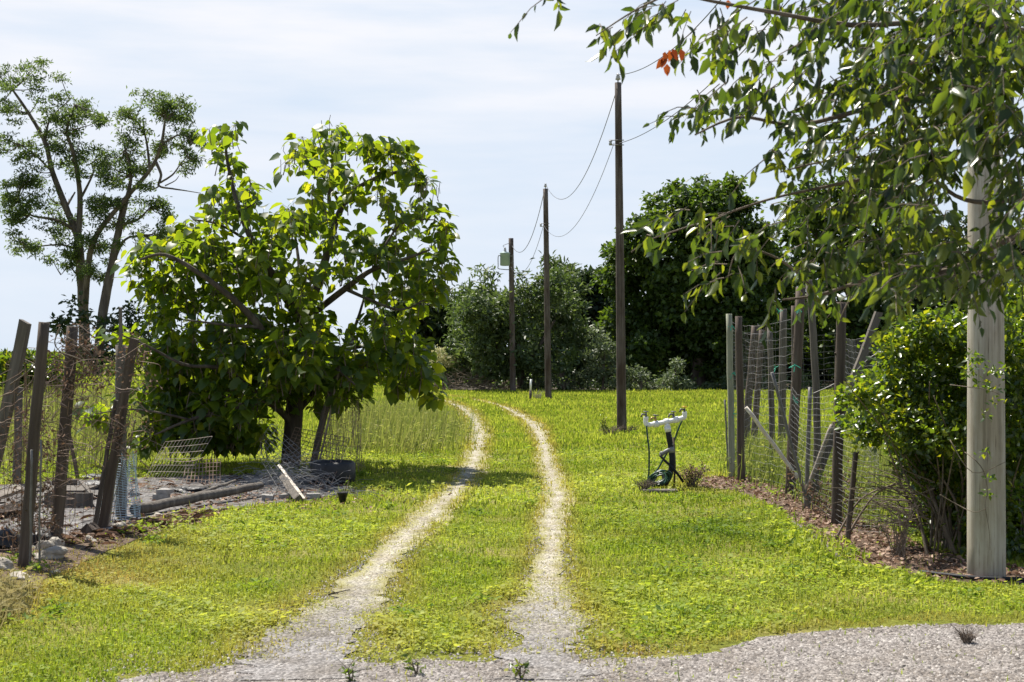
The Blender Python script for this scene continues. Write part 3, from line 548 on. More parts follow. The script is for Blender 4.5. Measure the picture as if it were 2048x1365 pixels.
# black locusts far left
def ragged(bl, seed):          # break each leaf mass into uneven flat sprays
    r = random.Random(seed); out = []
    for x, y, q in bl:
        out.append((x, y, q * .95))
        for _ in range(3): out.append((x + r.uniform(-1.2, 1.2) * q, y + r.uniform(-1., .9) * q, q * r.uniform(.3, .55)))
    return out
LOC1 = [(15,150,30),(55,160,34),(88,188,34),(28,225,30),(18,285,20),(140,200,36),(170,225,30),(200,238,16),(130,262,34),(160,290,38),(185,330,26),(112,310,26),(62,305,22),(64,345,32),(38,378,34),(24,398,20),(85,385,36),(98,430,36),(48,430,28),(128,455,28),(112,485,30),(45,490,22),(80,500,24),(28,430,16),(100,250,22),(150,330,30),(190,545,18),(140,520,16)]
far_tree('locust_tree', 'tall airy tree with a forked grey trunk and feathery crown against the sky', (168, 12), 100, ragged(LOC1, 1), 'locust', 1.9, .29, 101,
  [([(170,752,0),(168,640,0),(162,540,0),(156,470,0)],12,8.5),([(156,475,0),(130,410,0),(105,345,.5),(90,285,.5),(58,228,1),(25,180,1)],7.5,2.2),([(157,470,0),(160,390,0),(148,310,-.5),(134,262,-1),(150,210,-1)],6.5,2),
   ([(105,345,.5),(70,310,0),(40,290,0)],2.6,.8),([(150,460,0),(110,440,-1),(60,430,-1),(35,400,-1)],4,1),([(90,285,.5),(100,240,1),(140,200,2)],3,1),([(155,500,0),(120,490,-1),(60,495,-1)],3,.8),([(160,400,0),(185,350,1),(190,320,1)],3,.9),([(134,412,0),(150,385,1)],3,1.5),([(160,560,0),(140,535,0),(122,550,0)],1.5,.6)],
  0.6, 40, tmpl='small', trunk='palebark', depth=1.8, aspect=.34, outw_=.3, flat=.45, twigs=True)
LOC2 = [(288,208,32),(330,215,36),(365,218,28),(255,240,22),(350,258,30),(385,285,24),(378,322,22),(265,268,24),(318,300,18),(245,312,34),(285,325,24),(228,350,34),(262,380,36),(308,398,26),(322,420,18),(205,430,32),(245,440,36),(285,470,30),(182,480,30),(218,505,24),(325,482,22),(180,540,18),(205,395,24),(345,470,14),(350,230,24)]
far_tree('locust_tree', 'tall airy leaning tree with a bare dead limb reaching above the broad leaved tree', (200, 10), 98, ragged(LOC2, 2), 'locust', 1.9, .29, 102,
  [([(196,752,0),(204,640,0),(222,540,0),(240,450,0),(252,400,0)],11,6),([(168,640,1.6),(174,560,.4),(188,480,-.3),(240,410,-.5),(300,340,-.5),(322,290,-1),(330,240,-1)],7.5,2.2),([(252,405,0),(262,350,0),(250,300,0)],5,1.5),([(300,340,-.5),(290,270,0),(270,240,0)],3,1),
   ([(312,325,-.7),(322,350,-1),(318,372,-1),(345,378,-1),(372,382,-1),(402,387,-1)],3.4,.6),([(320,366,-1),(345,350,-1),(360,330,-1),(375,312,-1)],2.2,.8),([(322,290,-1),(360,270,-1),(385,285,-1)],2.4,.8),([(240,450,0),(275,440,0),(300,415,0)],4,1),([(228,520,0),(250,480,0),(285,470,0)],4,1),([(330,372,-1),(350,362,-1),(358,352,-1)],1.4,.5)],
  0.6, 40, trunk='palebark', depth=1.8, aspect=.34, outw_=.3, flat=.45, twigs=True)
far_tree('understory_tree', 'dark low tree growing round the feet of the two airy trees', (262, 6), 97, [(262,640,46),(230,672,44),(292,668,40),(310,700,40),(240,715,34),(160,625,26),(135,640,20),(180,690,34),(190,720,30),(290,730,30),(118,655,12)], 'darkleaf', 2.0, .40, 103, crad=.8, perc=40, trunk='bark', depth=1.5, cat='tree')
far_tree('round_bush', 'round green bush behind the first leaning post at the edge of the meadow', (50, 5), 55, [(60,734,36),(20,738,36),(100,742,30),(-30,740,42),(45,765,34),(110,765,24),(10,780,34),(75,780,26)], 'privet', 4.0, .24, 104, crad=.4, perc=40, cat='bush', depth=.6)
far_tree('brown_bush', 'low brownish scrub bush below the airy trees', (140, 4), 90, [(130,722,22),(105,728,18),(155,732,18),(215,738,16)], 'weed', 2.0, .3, 105, crad=.5, perc=36, cat='bush', depth=.6)
# far edge of the meadow
far_tree('dark_tree', 'dark tree rising behind the broad leaved tree near the cream flowers', (850, 9), 76, [(830,595,40),(870,600,34),(800,640,46),(850,660,52),(880,640,36),(840,720,50),(790,700,40),(895,690,34)], 'darkleaf', 4.2, .34, 111, crad=.7, perc=54)
far_tree('sumac_tree', 'light green round topped tree with reddish seed heads on its crown', (955, 8), 72, [(955,580,36),(925,592,28),(985,590,28),(905,615,32),(950,620,44),(1005,620,32),(970,565,22)], 'willow', 2.6, .34, 112, crad=.6, perc=42, tmpl='lance', aspect=.3)
far_tree('willow_tree', 'broad grey green tree with a dark trunk beside the pole that carries the transformer', (1044, 9), 60.5,
  [(950,630,52),(930,670,44),(985,620,48),(1040,625,55),(1095,610,52),(1130,640,48),(920,705,34),(970,690,55),(1040,690,55),(1105,690,52),(1150,680,34),(1000,735,32),(1075,728,32),(1130,725,30),(950,735,28),(1060,580,36),(1110,575,36)], 'willow', 4.6, .24, 113, crad=.5, perc=54, ymul=.9, depth=1.6, aspect=.45,
  limbs=[([(1043,786,0),(1042,750,0),(1036,700,0),(1030,640,0)],11,4),([(1040,740,0),(1080,690,0),(1110,640,0)],6,2),([(1040,735,0),(990,690,0),(950,640,0)],6,2)])
far_tree('spiky_tree', 'taller ragged tree with upright leafy shoots behind the second pole', (1120, 8), 70, [(1112,545,24),(1135,532,18),(1095,560,26),(1130,575,36),(1100,530,12),(1150,560,26),(1125,610,45)], 'willow', 2.4, .34, 114, crad=.45, perc=36, tmpl='lance', aspect=.25)
far_tree('dense_tree', 'dense dark green tree filling the gap between the ragged tree and the great domed tree', (1190, 9), 73, [(1180,555,36),(1160,580,34),(1205,580,38),(1190,630,46),(1215,620,36),(1180,690,46),(1160,650,40)], 'darkleaf', 4.2, .32, 115, crad=.6, perc=54)
far_tree('maple_tree', 'great domed dark green tree tallest beyond the nearest meadow pole', (1395, 16), 66,
  [(1365,425,40),(1415,412,38),(1450,408,32),(1325,450,36),(1465,445,38),(1395,460,62),(1290,480,46),(1490,480,48),(1250,520,36),(1340,520,66),(1430,520,70),(1515,520,50),(1235,560,34),(1280,570,60),(1370,600,75),(1470,600,75),(1540,580,50),(1250,640,52),(1330,670,70),(1430,680,75),(1520,670,65),(1270,710,50),(1380,735,50),(1480,735,50),(1560,650,45),(1468,372,15),(1440,378,18),(1400,372,16),(1350,385,18),(1310,412,18),(1275,448,18),(1236,492,16),(1215,540,14),(1492,410,14),(1520,480,18),(1548,530,18)],
  'maple', 6.5, .24, 116, crad=.5, perc=62, ymul=.9, depth=1.6, aspect=.75)
far_tree('oak_tree', 'spreading tree half hidden behind the overhanging leaves beyond the wire pen', (1700, 14), 70,
  [(1600,420,34),(1640,400,46),(1700,380,55),(1760,400,52),(1590,470,30),(1640,470,50),(1710,470,66),(1790,470,60),(1620,550,60),(1700,570,75),(1790,570,70),(1600,650,65),(1690,680,75),(1790,680,75)], 'maple', 4.2, .32, 117, crad=.65, perc=56, ymul=.8, depth=2)
far_tree('shade_tree', 'dark tree closing the meadow behind the near pale pole', (1940, 14), 68,
  [(1860,510,50),(1920,490,55),(1990,500,55),(2060,500,60),(1870,590,70),(1960,600,75),(2060,610,75),(1880,690,70),(1980,700,75),(2080,700,75)], 'darkleaf', 4.2, .32, 118, crad=.65, perc=56, ymul=.8, depth=2)
# shrubs along the edge
for i, (lab, x, bl, mt, sd) in enumerate((
  ('pale grey green shrub, the largest of those at the edge, behind the nearest meadow pole', 1205, [(1210,690,26),(1195,715,32),(1225,720,28),(1180,745,26),(1215,752,30),(1240,750,24),(1200,668,16)], 'olive', 120),
  ('pale pointed shrub like a small cone at the foot of the domed tree', 1350, [(1350,742,16),(1348,758,22),(1352,728,9),(1335,766,16),(1368,766,16)], 'olive', 121),
  ('low rounded pale shrub just beyond the nearest meadow pole', 1280, [(1275,752,20),(1262,766,18),(1292,764,18),(1310,772,12)], 'olive', 122),
  ('low green shrub at the meadow edge behind the second pole', 1125, [(1110,766,18),(1140,764,20),(1090,770,14),(1160,768,16)], 'olive', 123),
  ('low tangled shrub between the white stake and the dark trunk', 1075, [(1070,768,14),(1058,772,11),(1085,774,10)], 'willow', 124))):
    far_tree('edge_shrub', lab, (x, 3), 59.5, bl, mt, 2.6, .17, sd, crad=.28, perc=40, cat='shrub', group='shrubs along the meadow edge', depth=.5, aspect=.5)
cr = far_tree('flowering_shrub', 'shrub of creamy white flower plumes beside the grey green tree', (885, 3), 61.5, [(890,720,26),(870,735,24),(905,740,26),(880,755,20)], 'willow', 2.4, .2, 125, crad=.35, perc=36, cat='shrub', depth=.4)
foliage(Cards(), [(880,706,14),(898,716,16),(868,714,10),(908,730,10),(888,728,12)], 61, 3, .10, 'chip', np.random.default_rng(126), .22, 50, .3).build('flower_plumes', M['cream'], cr)
def woodland():
    rng = np.random.default_rng(130); bl = []
    for x in range(800, 2150, 42):
        for y in (640, 690, 740, 775): bl.append((x + rng.uniform(-15, 15), y + rng.uniform(-12, 12), 42, rng.uniform(-3, 3)))
    C = foliage(Cards(), bl, 78, 3.4, .6, 'small', rng, 1.0, 50)
    tag(C.build('woodland', M['darkleaf']), 'dark wood filling in behind the trees at the meadow edge', 'wood', kind='stuff')
woodland()
def hedgerow():
    rng = np.random.default_rng(131); bl = []
    for x in range(-220, 900, 34): bl.append((x + rng.uniform(-12, 12), 728 + rng.uniform(-9, 7), 26, rng.uniform(-2, 2)))
    C = foliage(Cards(), bl, 112, 2.6, .5, 'small', rng, .9, 40)
    tag(C.build('hedgerow', M['darkleaf']), 'low distant hedgerow closing the open meadow under the bare sky', 'hedgerow', kind='stuff')
    C = Cards(); bl = [(x + rng.uniform(-10, 10), 770 + rng.uniform(-8, 8), 17, rng.uniform(.4, 2.6)) for x in range(1000, 1640, 11)]
    foliage(C, bl, 61, 2.4, .16, 'small', rng, .3, 36)
    tag(C.build('understory', M['willow']), 'low dim undergrowth along the foot of the trees at the meadow edge', 'undergrowth', kind='stuff')
hedgerow()
def brush_pile():
    r = random.Random(140); root = empty('brush_pile', gp(935, 783), 'pile of grey dead branches lying under the grey green tree', 'brush pile'); mb2 = MB()
    for i in range(230):
        x = r.uniform(870, 1030); d = r.uniform(59.8, 61.5); h = 40 * (1 - abs(x - 930) / 130)
        p = at(x, 783 - max(4, h) * r.random(), d); a = r.uniform(0, 6.28); l = r.uniform(.3, 1.1)
        q = p + Vector((math.cos(a) * l, math.sin(a) * l * .5, r.uniform(-.3, .45)))
        q.z = max(.02, q.z); mb = MB() if i < 24 else mb2; mb.tube([p, p.lerp(q, .5) + Vector((0, 0, r.uniform(-.06, .08))), q], [.035 if i < 24 else .016, .006], 4)
        if i < 24: mb.build('log', M['brush'], root)
    mb2.build('branches', M['brush'], root)
brush_pile()

# ------------------------------------------------------------------ the broad-leaved catalpa beside the track
def catalpa():
    d = 20.6; rng = np.random.default_rng(200); root = empty('catalpa_tree', gp(582, 937), 'sprawling broad leaved tree with big heart shaped leaves and hanging bean pods beside the track', 'tree')
    limbs = [([(580,945,0),(584,880,0),(590,800,0),(598,710,0),(606,640,0)],21,13),
      ([(606,645,0),(624,600,.1),(645,540,.2),(668,455,.2),(684,415,.1),(710,380,0),(770,350,-.2),(840,340,-.3)],11,2.5),([(668,455,.2),(658,400,.3),(665,330,.4),(662,275,.4)],5.5,1.8),([(684,415,.1),(650,360,-.2),(610,315,-.4)],3.5,1.2),
      ([(602,650,0),(562,575,-.2),(530,528,-.3),(508,490,-.3),(480,425,-.2),(465,370,0),(452,300,0),(465,262,0)],10,1.6),([(508,490,-.3),(440,450,-.6),(385,440,-.7)],3.5,1.2),([(480,425,-.2),(520,400,.2)],2.5,1),
      ([(592,790,0),(560,725,-.6),(520,655,-1),(470,602,-1.2),(400,548,-1.4),(330,510,-1.5),(280,520,-1.5)],10,2),([(520,655,-1),(450,650,-1.4),(370,640,-1.5)],4,1.2),
      ([(610,640,0),(690,578,-.4),(745,540,-.6),(805,520,-.7),(860,500,-.8)],7.5,2),([(690,578,-.4),(740,600,-.7),(800,620,-.9),(850,600,-1)],4,1.2),([(745,540,-.6),(800,450,-.2),(870,440,-.1)],3,1),
      ([(590,830,0),(640,770,.3),(690,700,.5),(715,640,.6),(730,590,.7)],7,2),([(690,700,.5),(770,690,.5),(840,720,.4)],4,1.3),
      ([(586,850,0),(535,805,-.5),(460,820,-.9),(380,840,-1.2),(310,870,-1.3)],8,1.6),([(535,805,-.5),(450,740,-1),(370,730,-1.3),(290,690,-1.6),(225,664,-1.7)],5,1),([(380,840,-1.2),(280,820,-1.5),(190,828,-1.7)],2.5,.8),
      ([(600,690,0),(600,560,.8),(590,470,1.2),(580,420,1.2)],5,1.5),([(610,720,0),(660,730,-1),(710,770,-1.3)],4,1.5)]
    limbs_mb(limbs, d, .05, 9, 5).build('trunk', M['bark'], root)
    CL = [(425,268,15),(465,262,17),(450,288,24),(448,318,22),(468,342,20),(430,402,30),(470,392,30),(500,385,26),(512,420,22),(450,432,25),(388,440,22),(374,460,16),(480,440,22),
      (660,260,20),(640,282,24),(602,290,20),(590,312,20),(690,288,24),(722,288,28),(760,285,26),(740,318,28),(790,302,26),(800,325,26),(832,338,24),(858,356,14),(640,338,22),(625,370,16),(662,340,20),(690,352,24),(722,370,22),(640,405,24),(704,402,20),(760,388,24),(792,402,22),(802,432,28),(840,420,24),(870,430,20),(888,452,16),(862,482,28),(882,505,22),(900,535,12),(625,312,20),(770,320,22),
      (580,412,22),(600,450,34),(560,470,34),(520,470,34),(650,462,32),(690,472,32),(740,480,32),(780,500,34),(822,522,30),(872,545,26),
      (290,500,30),(268,530,22),(340,490,30),(380,490,32),(422,482,34),(300,560,28),(350,540,34),(402,540,38),(460,520,40),(520,530,40),(320,592,28),(372,600,38),(430,590,38),(500,590,42),(560,560,34),(320,640,28),(370,660,36),(430,660,38),(490,650,38),(550,640,32),(600,570,34),(635,550,30),(700,538,30),(762,565,30),(812,572,32),(852,582,24),
      (600,690,42),(660,690,38),(722,670,30),(772,640,38),(822,642,34),(842,612,24),(700,730,32),(752,722,34),(802,702,38),(838,690,24),(850,740,24),(822,752,24),(788,765,15),(862,778,11),(868,792,7),(560,690,38),
      (380,722,38),(332,762,32),(300,792,28),(430,742,38),(490,722,38),(540,722,36),(380,792,38),(440,802,42),(500,782,38),(560,760,30),(340,832,34),(302,862,24),(290,892,15),(390,852,32),(440,862,28),(498,842,32),(520,872,18),(470,890,15),(400,888,15),(650,740,26),(708,778,20),(722,758,20),(640,780,20),
      (268,690,18),(225,664,11),(252,668,11),(285,692,15),(190,830,13),(215,832,15),(240,795,11),(176,818,6),(310,720,24),(690,790,18),(420,830,34),(350,700,34),(470,690,34),(620,630,34),(590,745,34),(620,700,34),(560,790,20),(640,760,22),(350,870,26),(420,880,24),(480,860,26),(330,810,30),(450,760,34)]
    C = Cards(); T = MB(); pr = random.Random(7); pods = MB()
    for x, y, r in CL:
        side = 1 - min(1, (abs(x - 580) / 340)); R = .4 + 1.5 * side
        nw = max(2, int(r * r * (.0056 if y < 450 else (.0060 if x > 640 else .0088) if y < 680 else .0130) + 1.0))
        for _ in range(nw):
            a = rng.uniform(0, 6.28); q = math.sqrt(rng.uniform(0, 1)) * r * .92
            dd = d + rng.uniform(-R, R); c = np.array(at(x + math.cos(a) * q, y + math.sin(a) * q, dd)); n = int(rng.integers(7, 12)); wr = rng.uniform(0, 1)
            ang = rng.uniform(0, 6.28, n); D = np.stack([np.cos(ang), np.sin(ang), rng.uniform(-1.2, .35, n) - rng.uniform(0, .35)], 1)
            st = np.stack([np.cos(ang), np.sin(ang), rng.uniform(-1.6, 1.0, n)], 1) * rng.uniform(.04, .15, n)[:, None]
            N = np.stack([np.cos(ang) * .4, np.sin(ang) * .4, np.ones(n)], 1) + rng.normal(0, .5, (n, 3))
            Ln = rng.uniform(.085, .22, n) * rng.uniform(.8, 1.1); P = c + st; P[:, 2] = np.maximum(P[:, 2], .3)
            C.add(P, D, N, Ln, Ln * rng.uniform(.72, .9, n), 'heart', np.clip(wr * .4 + rng.uniform(0, .6, n), 0, 1))
            e = Vector(c) + Vector((rng.uniform(-.06, .06), rng.uniform(-.06, .06), -.22)); T.tube([e, Vector(c)], [.008, .005], 4)
            for kk in range(0, n, 2): T.tube([Vector(c), Vector(P[kk])], [.0025, .002], 3, False)
    C.build('crown', M['catalpa'], root); tag(T.build('twigs', M['twig'], root), kind='stuff')
    for x, y, n in ((578,325,3),(860,370,12),(840,360,5),(893,450,5),(895,520,6),(575,430,5),(660,240,3),(820,320,5),(590,290,3),(880,760,3),(470,262,2),(420,400,2),(770,640,4),(800,500,4)):
        for _ in range(n):
            p = at(x + pr.uniform(-22, 22), y + pr.uniform(-10, 10), d + pr.uniform(-.5, .5)); l = pr.uniform(.14, .3)
            pods.tube([p, p + Vector((pr.uniform(-.02, .02), 0, -l * .5)), p + Vector((pr.uniform(-.05, .05), pr.uniform(-.03, .03), -l))], .0042, 4)
            pods.build('bean_pod', M['twig'], root); pods = MB()

catalpa()

# ------------------------------------------------------------------ overhanging cherry tree, near
def cherry():
    d0 = 7.0; rng = np.random.default_rng(300); pr = random.Random(301)
    root = empty('cherry_tree', Vector((4.1, 7.6, 0)), 'overhanging tree with long drooping glossy leaves reaching in from the near corner', 'tree')
    limbs = [([(2700,1320,.8),(2690,900,.7),(2600,500,.5),(2450,150,.3),(2200,-150,.2)],70,26)]
    BR = [([(2560,420,.5),(2300,120,.3),(2048,62,0),(1860,46,-.2),(1700,50,-.3),(1540,24,-.4),(1430,4,-.4),(1340,-14,-.5),(1230,-22,-.5)],8,1.6),([(1340,-14,-.5),(1262,26,-.5),(1192,72,-.5)],2.5,1),
      ([(2560,420,.5),(2250,330,.4),(2048,395,.2),(1930,400,0),(1840,340,0),(1740,315,-.1),(1640,325,-.2),(1560,345,-.2)],7,1.3),
      ([(1840,340,0),(1740,356,.1),(1640,376,.2),(1550,396,.3),(1480,418,.3),(1400,446,.3),(1300,480,.4),(1262,505,.4)],4,1),
      ([(2560,420,.5),(2300,470,.2),(2048,470,.1),(1900,540,.2),(1740,560,.3),(1640,590,.4),(1565,600,.4)],10,1.8),
      ([(2300,120,.3),(2048,150,0),(1900,180,-.1),(1760,210,-.2),(1600,250,-.2),(1480,235,-.3),(1390,270,-.4)],9,1.6),
      ([(2450,150,.3),(2250,-40,0),(2000,-30,0),(1750,-25,-.2),(1500,-30,-.2),(1280,-20,-.3),(1120,-5,-.3)],7,1.5),
      ([(2048,395,.2),(1980,300,.3),(1940,200,.4),(1850,120,.4)],6,2),([(1640,590,.4),(1560,520,.4),(1480,500,.4),(1455,560,.4)],3,1.2),
      ([(1740,560,.3),(1700,600,.3),(1680,640,.3)],3,1.2),([(2048,470,.1),(1960,540,0),(1930,600,0)],4,1.5),([(1900,540,.2),(1820,580,.2),(1780,620,.2)],3,1.2)]
    limbs_mb(limbs, d0 + .6, .05, 12, 9).build('trunk', M['bark'], root)
    mb = limbs_mb(BR, d0, .03, 6, 10)
    # clumps: photo x, y, rx, ry, number of leafy twigs
    CL = [(1115,8,18,8,3),(1210,82,40,18,5),(1285,62,35,28,6),(1330,40,45,35,8),(1400,65,45,45,10),(1470,75,45,48,12),(1540,60,50,55,12),(1620,60,60,60,16),(1700,60,60,60,16),(1790,70,60,70,22),(1880,80,60,80,28),(1970,80,60,90,34),(2040,90,50,100,30),(1930,10,60,30,12),(2000,15,50,30,16),(1860,5,60,25,10),(1760,5,60,25,8),(1975,120,40,60,16),(1970,230,40,50,16),
      (1430,215,45,30,8),(1390,262,32,22,5),(1480,170,35,35,8),(1510,225,35,35,9),(1560,170,40,45,11),(1580,250,40,35,9),(1640,160,50,50,15),(1700,190,50,55,18),(1760,170,50,60,20),(1830,190,60,65,28),(1910,210,60,70,32),(2000,230,60,80,36),
      (1560,330,40,28,7),(1620,300,40,32,9),(1690,290,45,40,14),(1760,300,50,45,18),(1840,310,55,55,26),(1880,330,40,55,22),(2050,350,34,70,20),
      (1305,500,20,14,3),(1345,476,32,20,5),(1395,452,34,24,6),(1450,465,34,28,7),(1490,490,30,30,6),(1455,560,25,40,7),(1440,590,15,30,4),
      (1560,455,40,28,7),(1620,440,45,30,9),(1690,420,50,45,14),(1760,400,50,45,16),(1830,420,48,50,22),(1885,440,36,50,14),(2055,450,30,55,14),
      (1555,595,18,10,3),(1600,560,40,28,7),(1640,530,45,35,9),(1690,590,40,32,8),(1690,500,45,40,12),(1760,520,50,50,16),(1790,590,45,32,9),(1840,520,50,55,20),(1870,580,45,35,10),(1930,540,45,50,16),(2010,530,45,50,14),(1950,600,28,32,5),(2040,560,30,40,6)]
    C = Cards(); stems = MB()
    for x, y, rx, ry, n in CL:
        for _ in range(int(n * (.85 if x < 1720 else 1.6 if (x > 1780 and y < 320) else 1.25))):
            a = pr.uniform(0, 6.28); q = math.sqrt(pr.random()); dd = d0 + pr.gauss(0, .42 if x < 1720 else .62)
            s = at(x + rx * q * math.cos(a), y + ry * q * math.sin(a) - 26, dd)
            h = Vector((pr.uniform(-1.0, .35), pr.uniform(-.6, .6), pr.uniform(-.55, .25))).normalized(); l = pr.uniform(.08, .22)
            e = s + h * l; e.z -= l * .35; m = s.lerp(e, .5); m.z += l * .10
            stems.tube([s, m, e], [.0030, .0014], 4, False)
            k = pr.randint(4, 7); t = np.linspace(.15, 1, k); S, Mm, E = np.array(s), np.array(m), np.array(e)
            P = S * ((1 - t) ** 2)[:, None] + Mm * (2 * t * (1 - t))[:, None] + E * (t ** 2)[:, None]
            sd = np.where(np.arange(k) % 2 == 0, 1, -1); per = np.array(h.cross(Vector((0, 0, 1))).normalized())
            D = per[None] * (sd * rng.uniform(.1, .7, k))[:, None] + np.array(h)[None] * .35 + rng.normal(0, .2, (k, 3)); D[:, 2] -= rng.uniform(.0, 1.4, k)
            N = rng.normal(0, .8, (k, 3)); N[:, 2] += .55
            Ln = rng.uniform(.048, .108, k) * rng.uniform(.85, 1.12); C.add(P, D, N, Ln, Ln * rng.uniform(.34, .5, k), 'lance', rng.uniform(0, 1, k))
    mb.build('branches', M['twig'], root); tag(stems.build('twigs', M['twig'], root), kind='stuff'); C.build('leaves', M['cherry'], root)
    O = Cards(); P = np.array([at(*p, d0 - .3) for p in ((1330,112),(1338,100),(1326,118),(1345,98),(1362,98),(1334,128),(1330,104))])
    n = len(P); D = np.array([(-.25, 0, -1), (.1, .3, -1), (-.5, -.2, -.8), (.35, 0, -.9), (.1, .1, -1), (.05, .3, -1), (-.1, -.3, -1)]); N = np.array([(.2, -1, .2), (.5, -1, .3), (.1, -1, -.2), (-.5, -1, .3), (.3, -1, 0), (-.2, -1, .3), (.6, -1, .1)])
    O.add(P, D, N, np.full(n, .060), np.full(n, .034), 'lance', rng.uniform(0, 1, n))
    P2 = np.array([at(1790,112,d0-.4), at(1815,118,d0-.4), at(1456,0,d0-.3)]); O.add(P2, np.array([(0,0,-1.),(.3,0,-1),(0,.2,-1)]), np.array([(.1,-1,.2)]*3), np.full(3,.045), np.full(3,.03), 'lance', np.ones(3))
    O.build('dead_leaves', M['orange_leaf'], root)
cherry()

# ------------------------------------------------------------------ overgrown hedge by the near pole
def hedge():
    rng = np.random.default_rng(400); pr = random.Random(401)
    root = empty('overgrown_hedge', gp(1890, 1120), 'overgrown glossy hedge with bare lower stems swallowing the near pale pole', 'hedge')
    d = 12.2
    BL = [(1850,652,34),(1905,642,34),(2005,625,30),(2045,600,40),(2090,590,46),(1785,705,26),(1740,765,24),(1702,800,24),(1800,690,42),(1850,680,44),(1900,670,44),(1950,690,50),(1740,800,40),(1800,770,52),(1870,770,56),(1940,780,56),(1760,850,42),(1830,860,56),(1900,860,58),(1720,850,26),(1860,930,50),(1920,950,56),(1830,910,40),(1930,1030,50),(1900,1000,40),
          (2000,650,40),(2040,660,46),(2080,680,55),(2010,740,60),(2070,760,70),(2000,840,60),(2070,860,70),(1990,930,60),(2060,960,70),(1990,1020,60),(2060,1060,70),(2000,1100,50),(2080,1130,60),(1940,1100,36),(2150,800,90),(2150,1000,90),(2130,650,60)]
    C = foliage(Cards(), BL, d, 14.0, .062, 'small', rng, .16, 26, .55, .65, .1, 1.0, .62)
    C = foliage(C, [(x, y, r * .8) for x, y, r in BL if x > 1780 and y > 740], d + .8, 12.0, .08, 'small', rng, .18, 28, .4, .6, .1, 1.0, .62)
    C = foliage(C, [(1870,1080,38),(1905,1122,36),(1850,1035,36),(1925,1125,40),(1880,1010,50),(1940,1060,55),(1900,1090,40),(1860,960,40),(1990,1080,60),(2050,1000,80),(2050,1110,70),(1940,960,60)], d + .9, 10.0, .08, 'small', rng, .18, 26, .25, .4, .1, .8, .62)
    FR = [(1945,745,14),(1960,765,10),(1985,740,12),(1990,775,10),(1970,830,8),(1985,800,9),(1965,905,5),(1975,990,5),(1978,960,4),(1948,720,14),(2005,745,12)]
    C = foliage(C, FR, 10.35, 9.0, .045, 'small', rng, .05, 4, .05, .6, .1, .6, .6)
    C.build('foliage', M['privet'], root)
    S = MB()
    for i in range(46):
        b = at(pr.uniform(1850, 1920) if i < 34 else pr.uniform(1960, 2100), 1132, d + pr.uniform(-.5, .6)); b.z = -.03
        e = at(pr.uniform(1690, 1940) if i < 34 else pr.uniform(1950, 2120), pr.uniform(760, 960), d + pr.uniform(-.9, .6)); m = b.lerp(e, .45) + Vector((pr.uniform(-.05, .16), pr.uniform(-.1, .1), pr.uniform(-.05, .25)))
        S.tube(smooth_path([b, m, e], 6), [pr.uniform(.008, .02), .004], 5)
    for i in range(60):
        b = at(pr.uniform(1800, 1870), pr.uniform(960, 1060), d + pr.uniform(-.6, .2)); e = b + Vector((pr.uniform(-.6, -.1), pr.uniform(-.3, .3), pr.uniform(-.12, .22)))
        S.tube(smooth_path([b, b.lerp(e, .5) + Vector((0, 0, pr.uniform(-.04, .08))), e], 4), [.006, .002], 4)
    S.build('stems', M['twig'], root)
    for pts in ([(1930,905),(1950,920),(1968,945),(1975,985),(1970,1010),(1978,1060),(1980,1100)],[(1900,770),(1940,775),(1975,780),(2000,790)],[(1880,990),(1915,1010),(1950,1025),(1975,1015)],[(1900,880),(1945,945),(2010,925)]):
        MB().tube(smooth_path([at(x, y, 10.45 if 1932 < x < 2012 else 10.6) for x, y in pts], 5), [.004, .002], 5).build('vine_stem', M['twig'], root)
hedge()

# ------------------------------------------------------------------ poles and lines
def shaft(mb, base, top, r0, r1, sides=28):
    n = 14; mb.tube([base.lerp(top, i / n) for i in range(n + 1)], [r0 + (r1 - r0) * i / n for i in range(n + 1)], sides, True, .005, random.Random(3))
PG = 'row of utility poles receding along the track'
def pole(name, label, bx, d, tx, ty, r0, r1, mat, top=True, group=PG, low=None):
    b = at(bx, HOR, d); b.z = 0; root = empty(name, b, label, 'utility pole', group)
    t = at(tx, ty, d); mb = MB(); shaft(mb, b - Vector((0, 0, .3)), t, r0, r1)
    for k in range(7):
        z = .3 + .13 * k; p = b.lerp(t, z * .9); mb.tube([p + Vector((-.01, -r0 * .95, 0)), p + Vector((-.01, -r0 * 1.02, 0))], .012, 6)
    mb.build('shaft', M[mat], root)
    if top:
        i = MB(); i.tube([t - Vector((0, 0, .1)), t + Vector((0, 0, .12))], .012, 6); pin = i.build('insulator_pin', M['iron'], root)
        MB().lathe(t + Vector((0, 0, .05)), [(.02, 0), (.06, .02), (.045, .05), (.05, .07), (.03, .10), (.04, .12), (.01, .14)], 12).build('insulator', M['ceramic'], root)
    if low is not None:
        p = at(bx + (tx - bx) * .6, low, d); k = MB()
        for z in (-.05, .05): k.tube([p + Vector((r0 * .8, -.1, z)), p + Vector((-r0 - .12, -.1, z))], .010, 6)
        k.build('bracket', M['iron'], root)
        MB().lathe(p + Vector((-r0 - .09, -.1, -.05)), [(.02, 0), (.04, .02), (.025, .05), (.04, .08), (.02, .10)], 10).build('spool', M['ceramic'], root)
    return root
pole('utility_pole', 'weathered brown utility pole standing nearest in the meadow beside the white tap stand', 1244, 29.5, 1236, 166, .105, .068, 'polewood', True, PG, 287)
pole('utility_pole', 'thin dark utility pole in the middle of the row beside the short white stake', 1097, 49.3, 1091, 378, .115, .085, 'polewood', True, PG, 451)
pole('utility_pole', 'distant utility pole with a grey can transformer against the sky', 1026, 58.7, 1022, 477, .125, .10, 'polewood', False, PG, None)
pole('utility_pole', 'thick pale utility pole close by, wrapped by the hedge', 1973, 10.67, 1968, -800, .142, .11, 'palepole', True, PG, None)
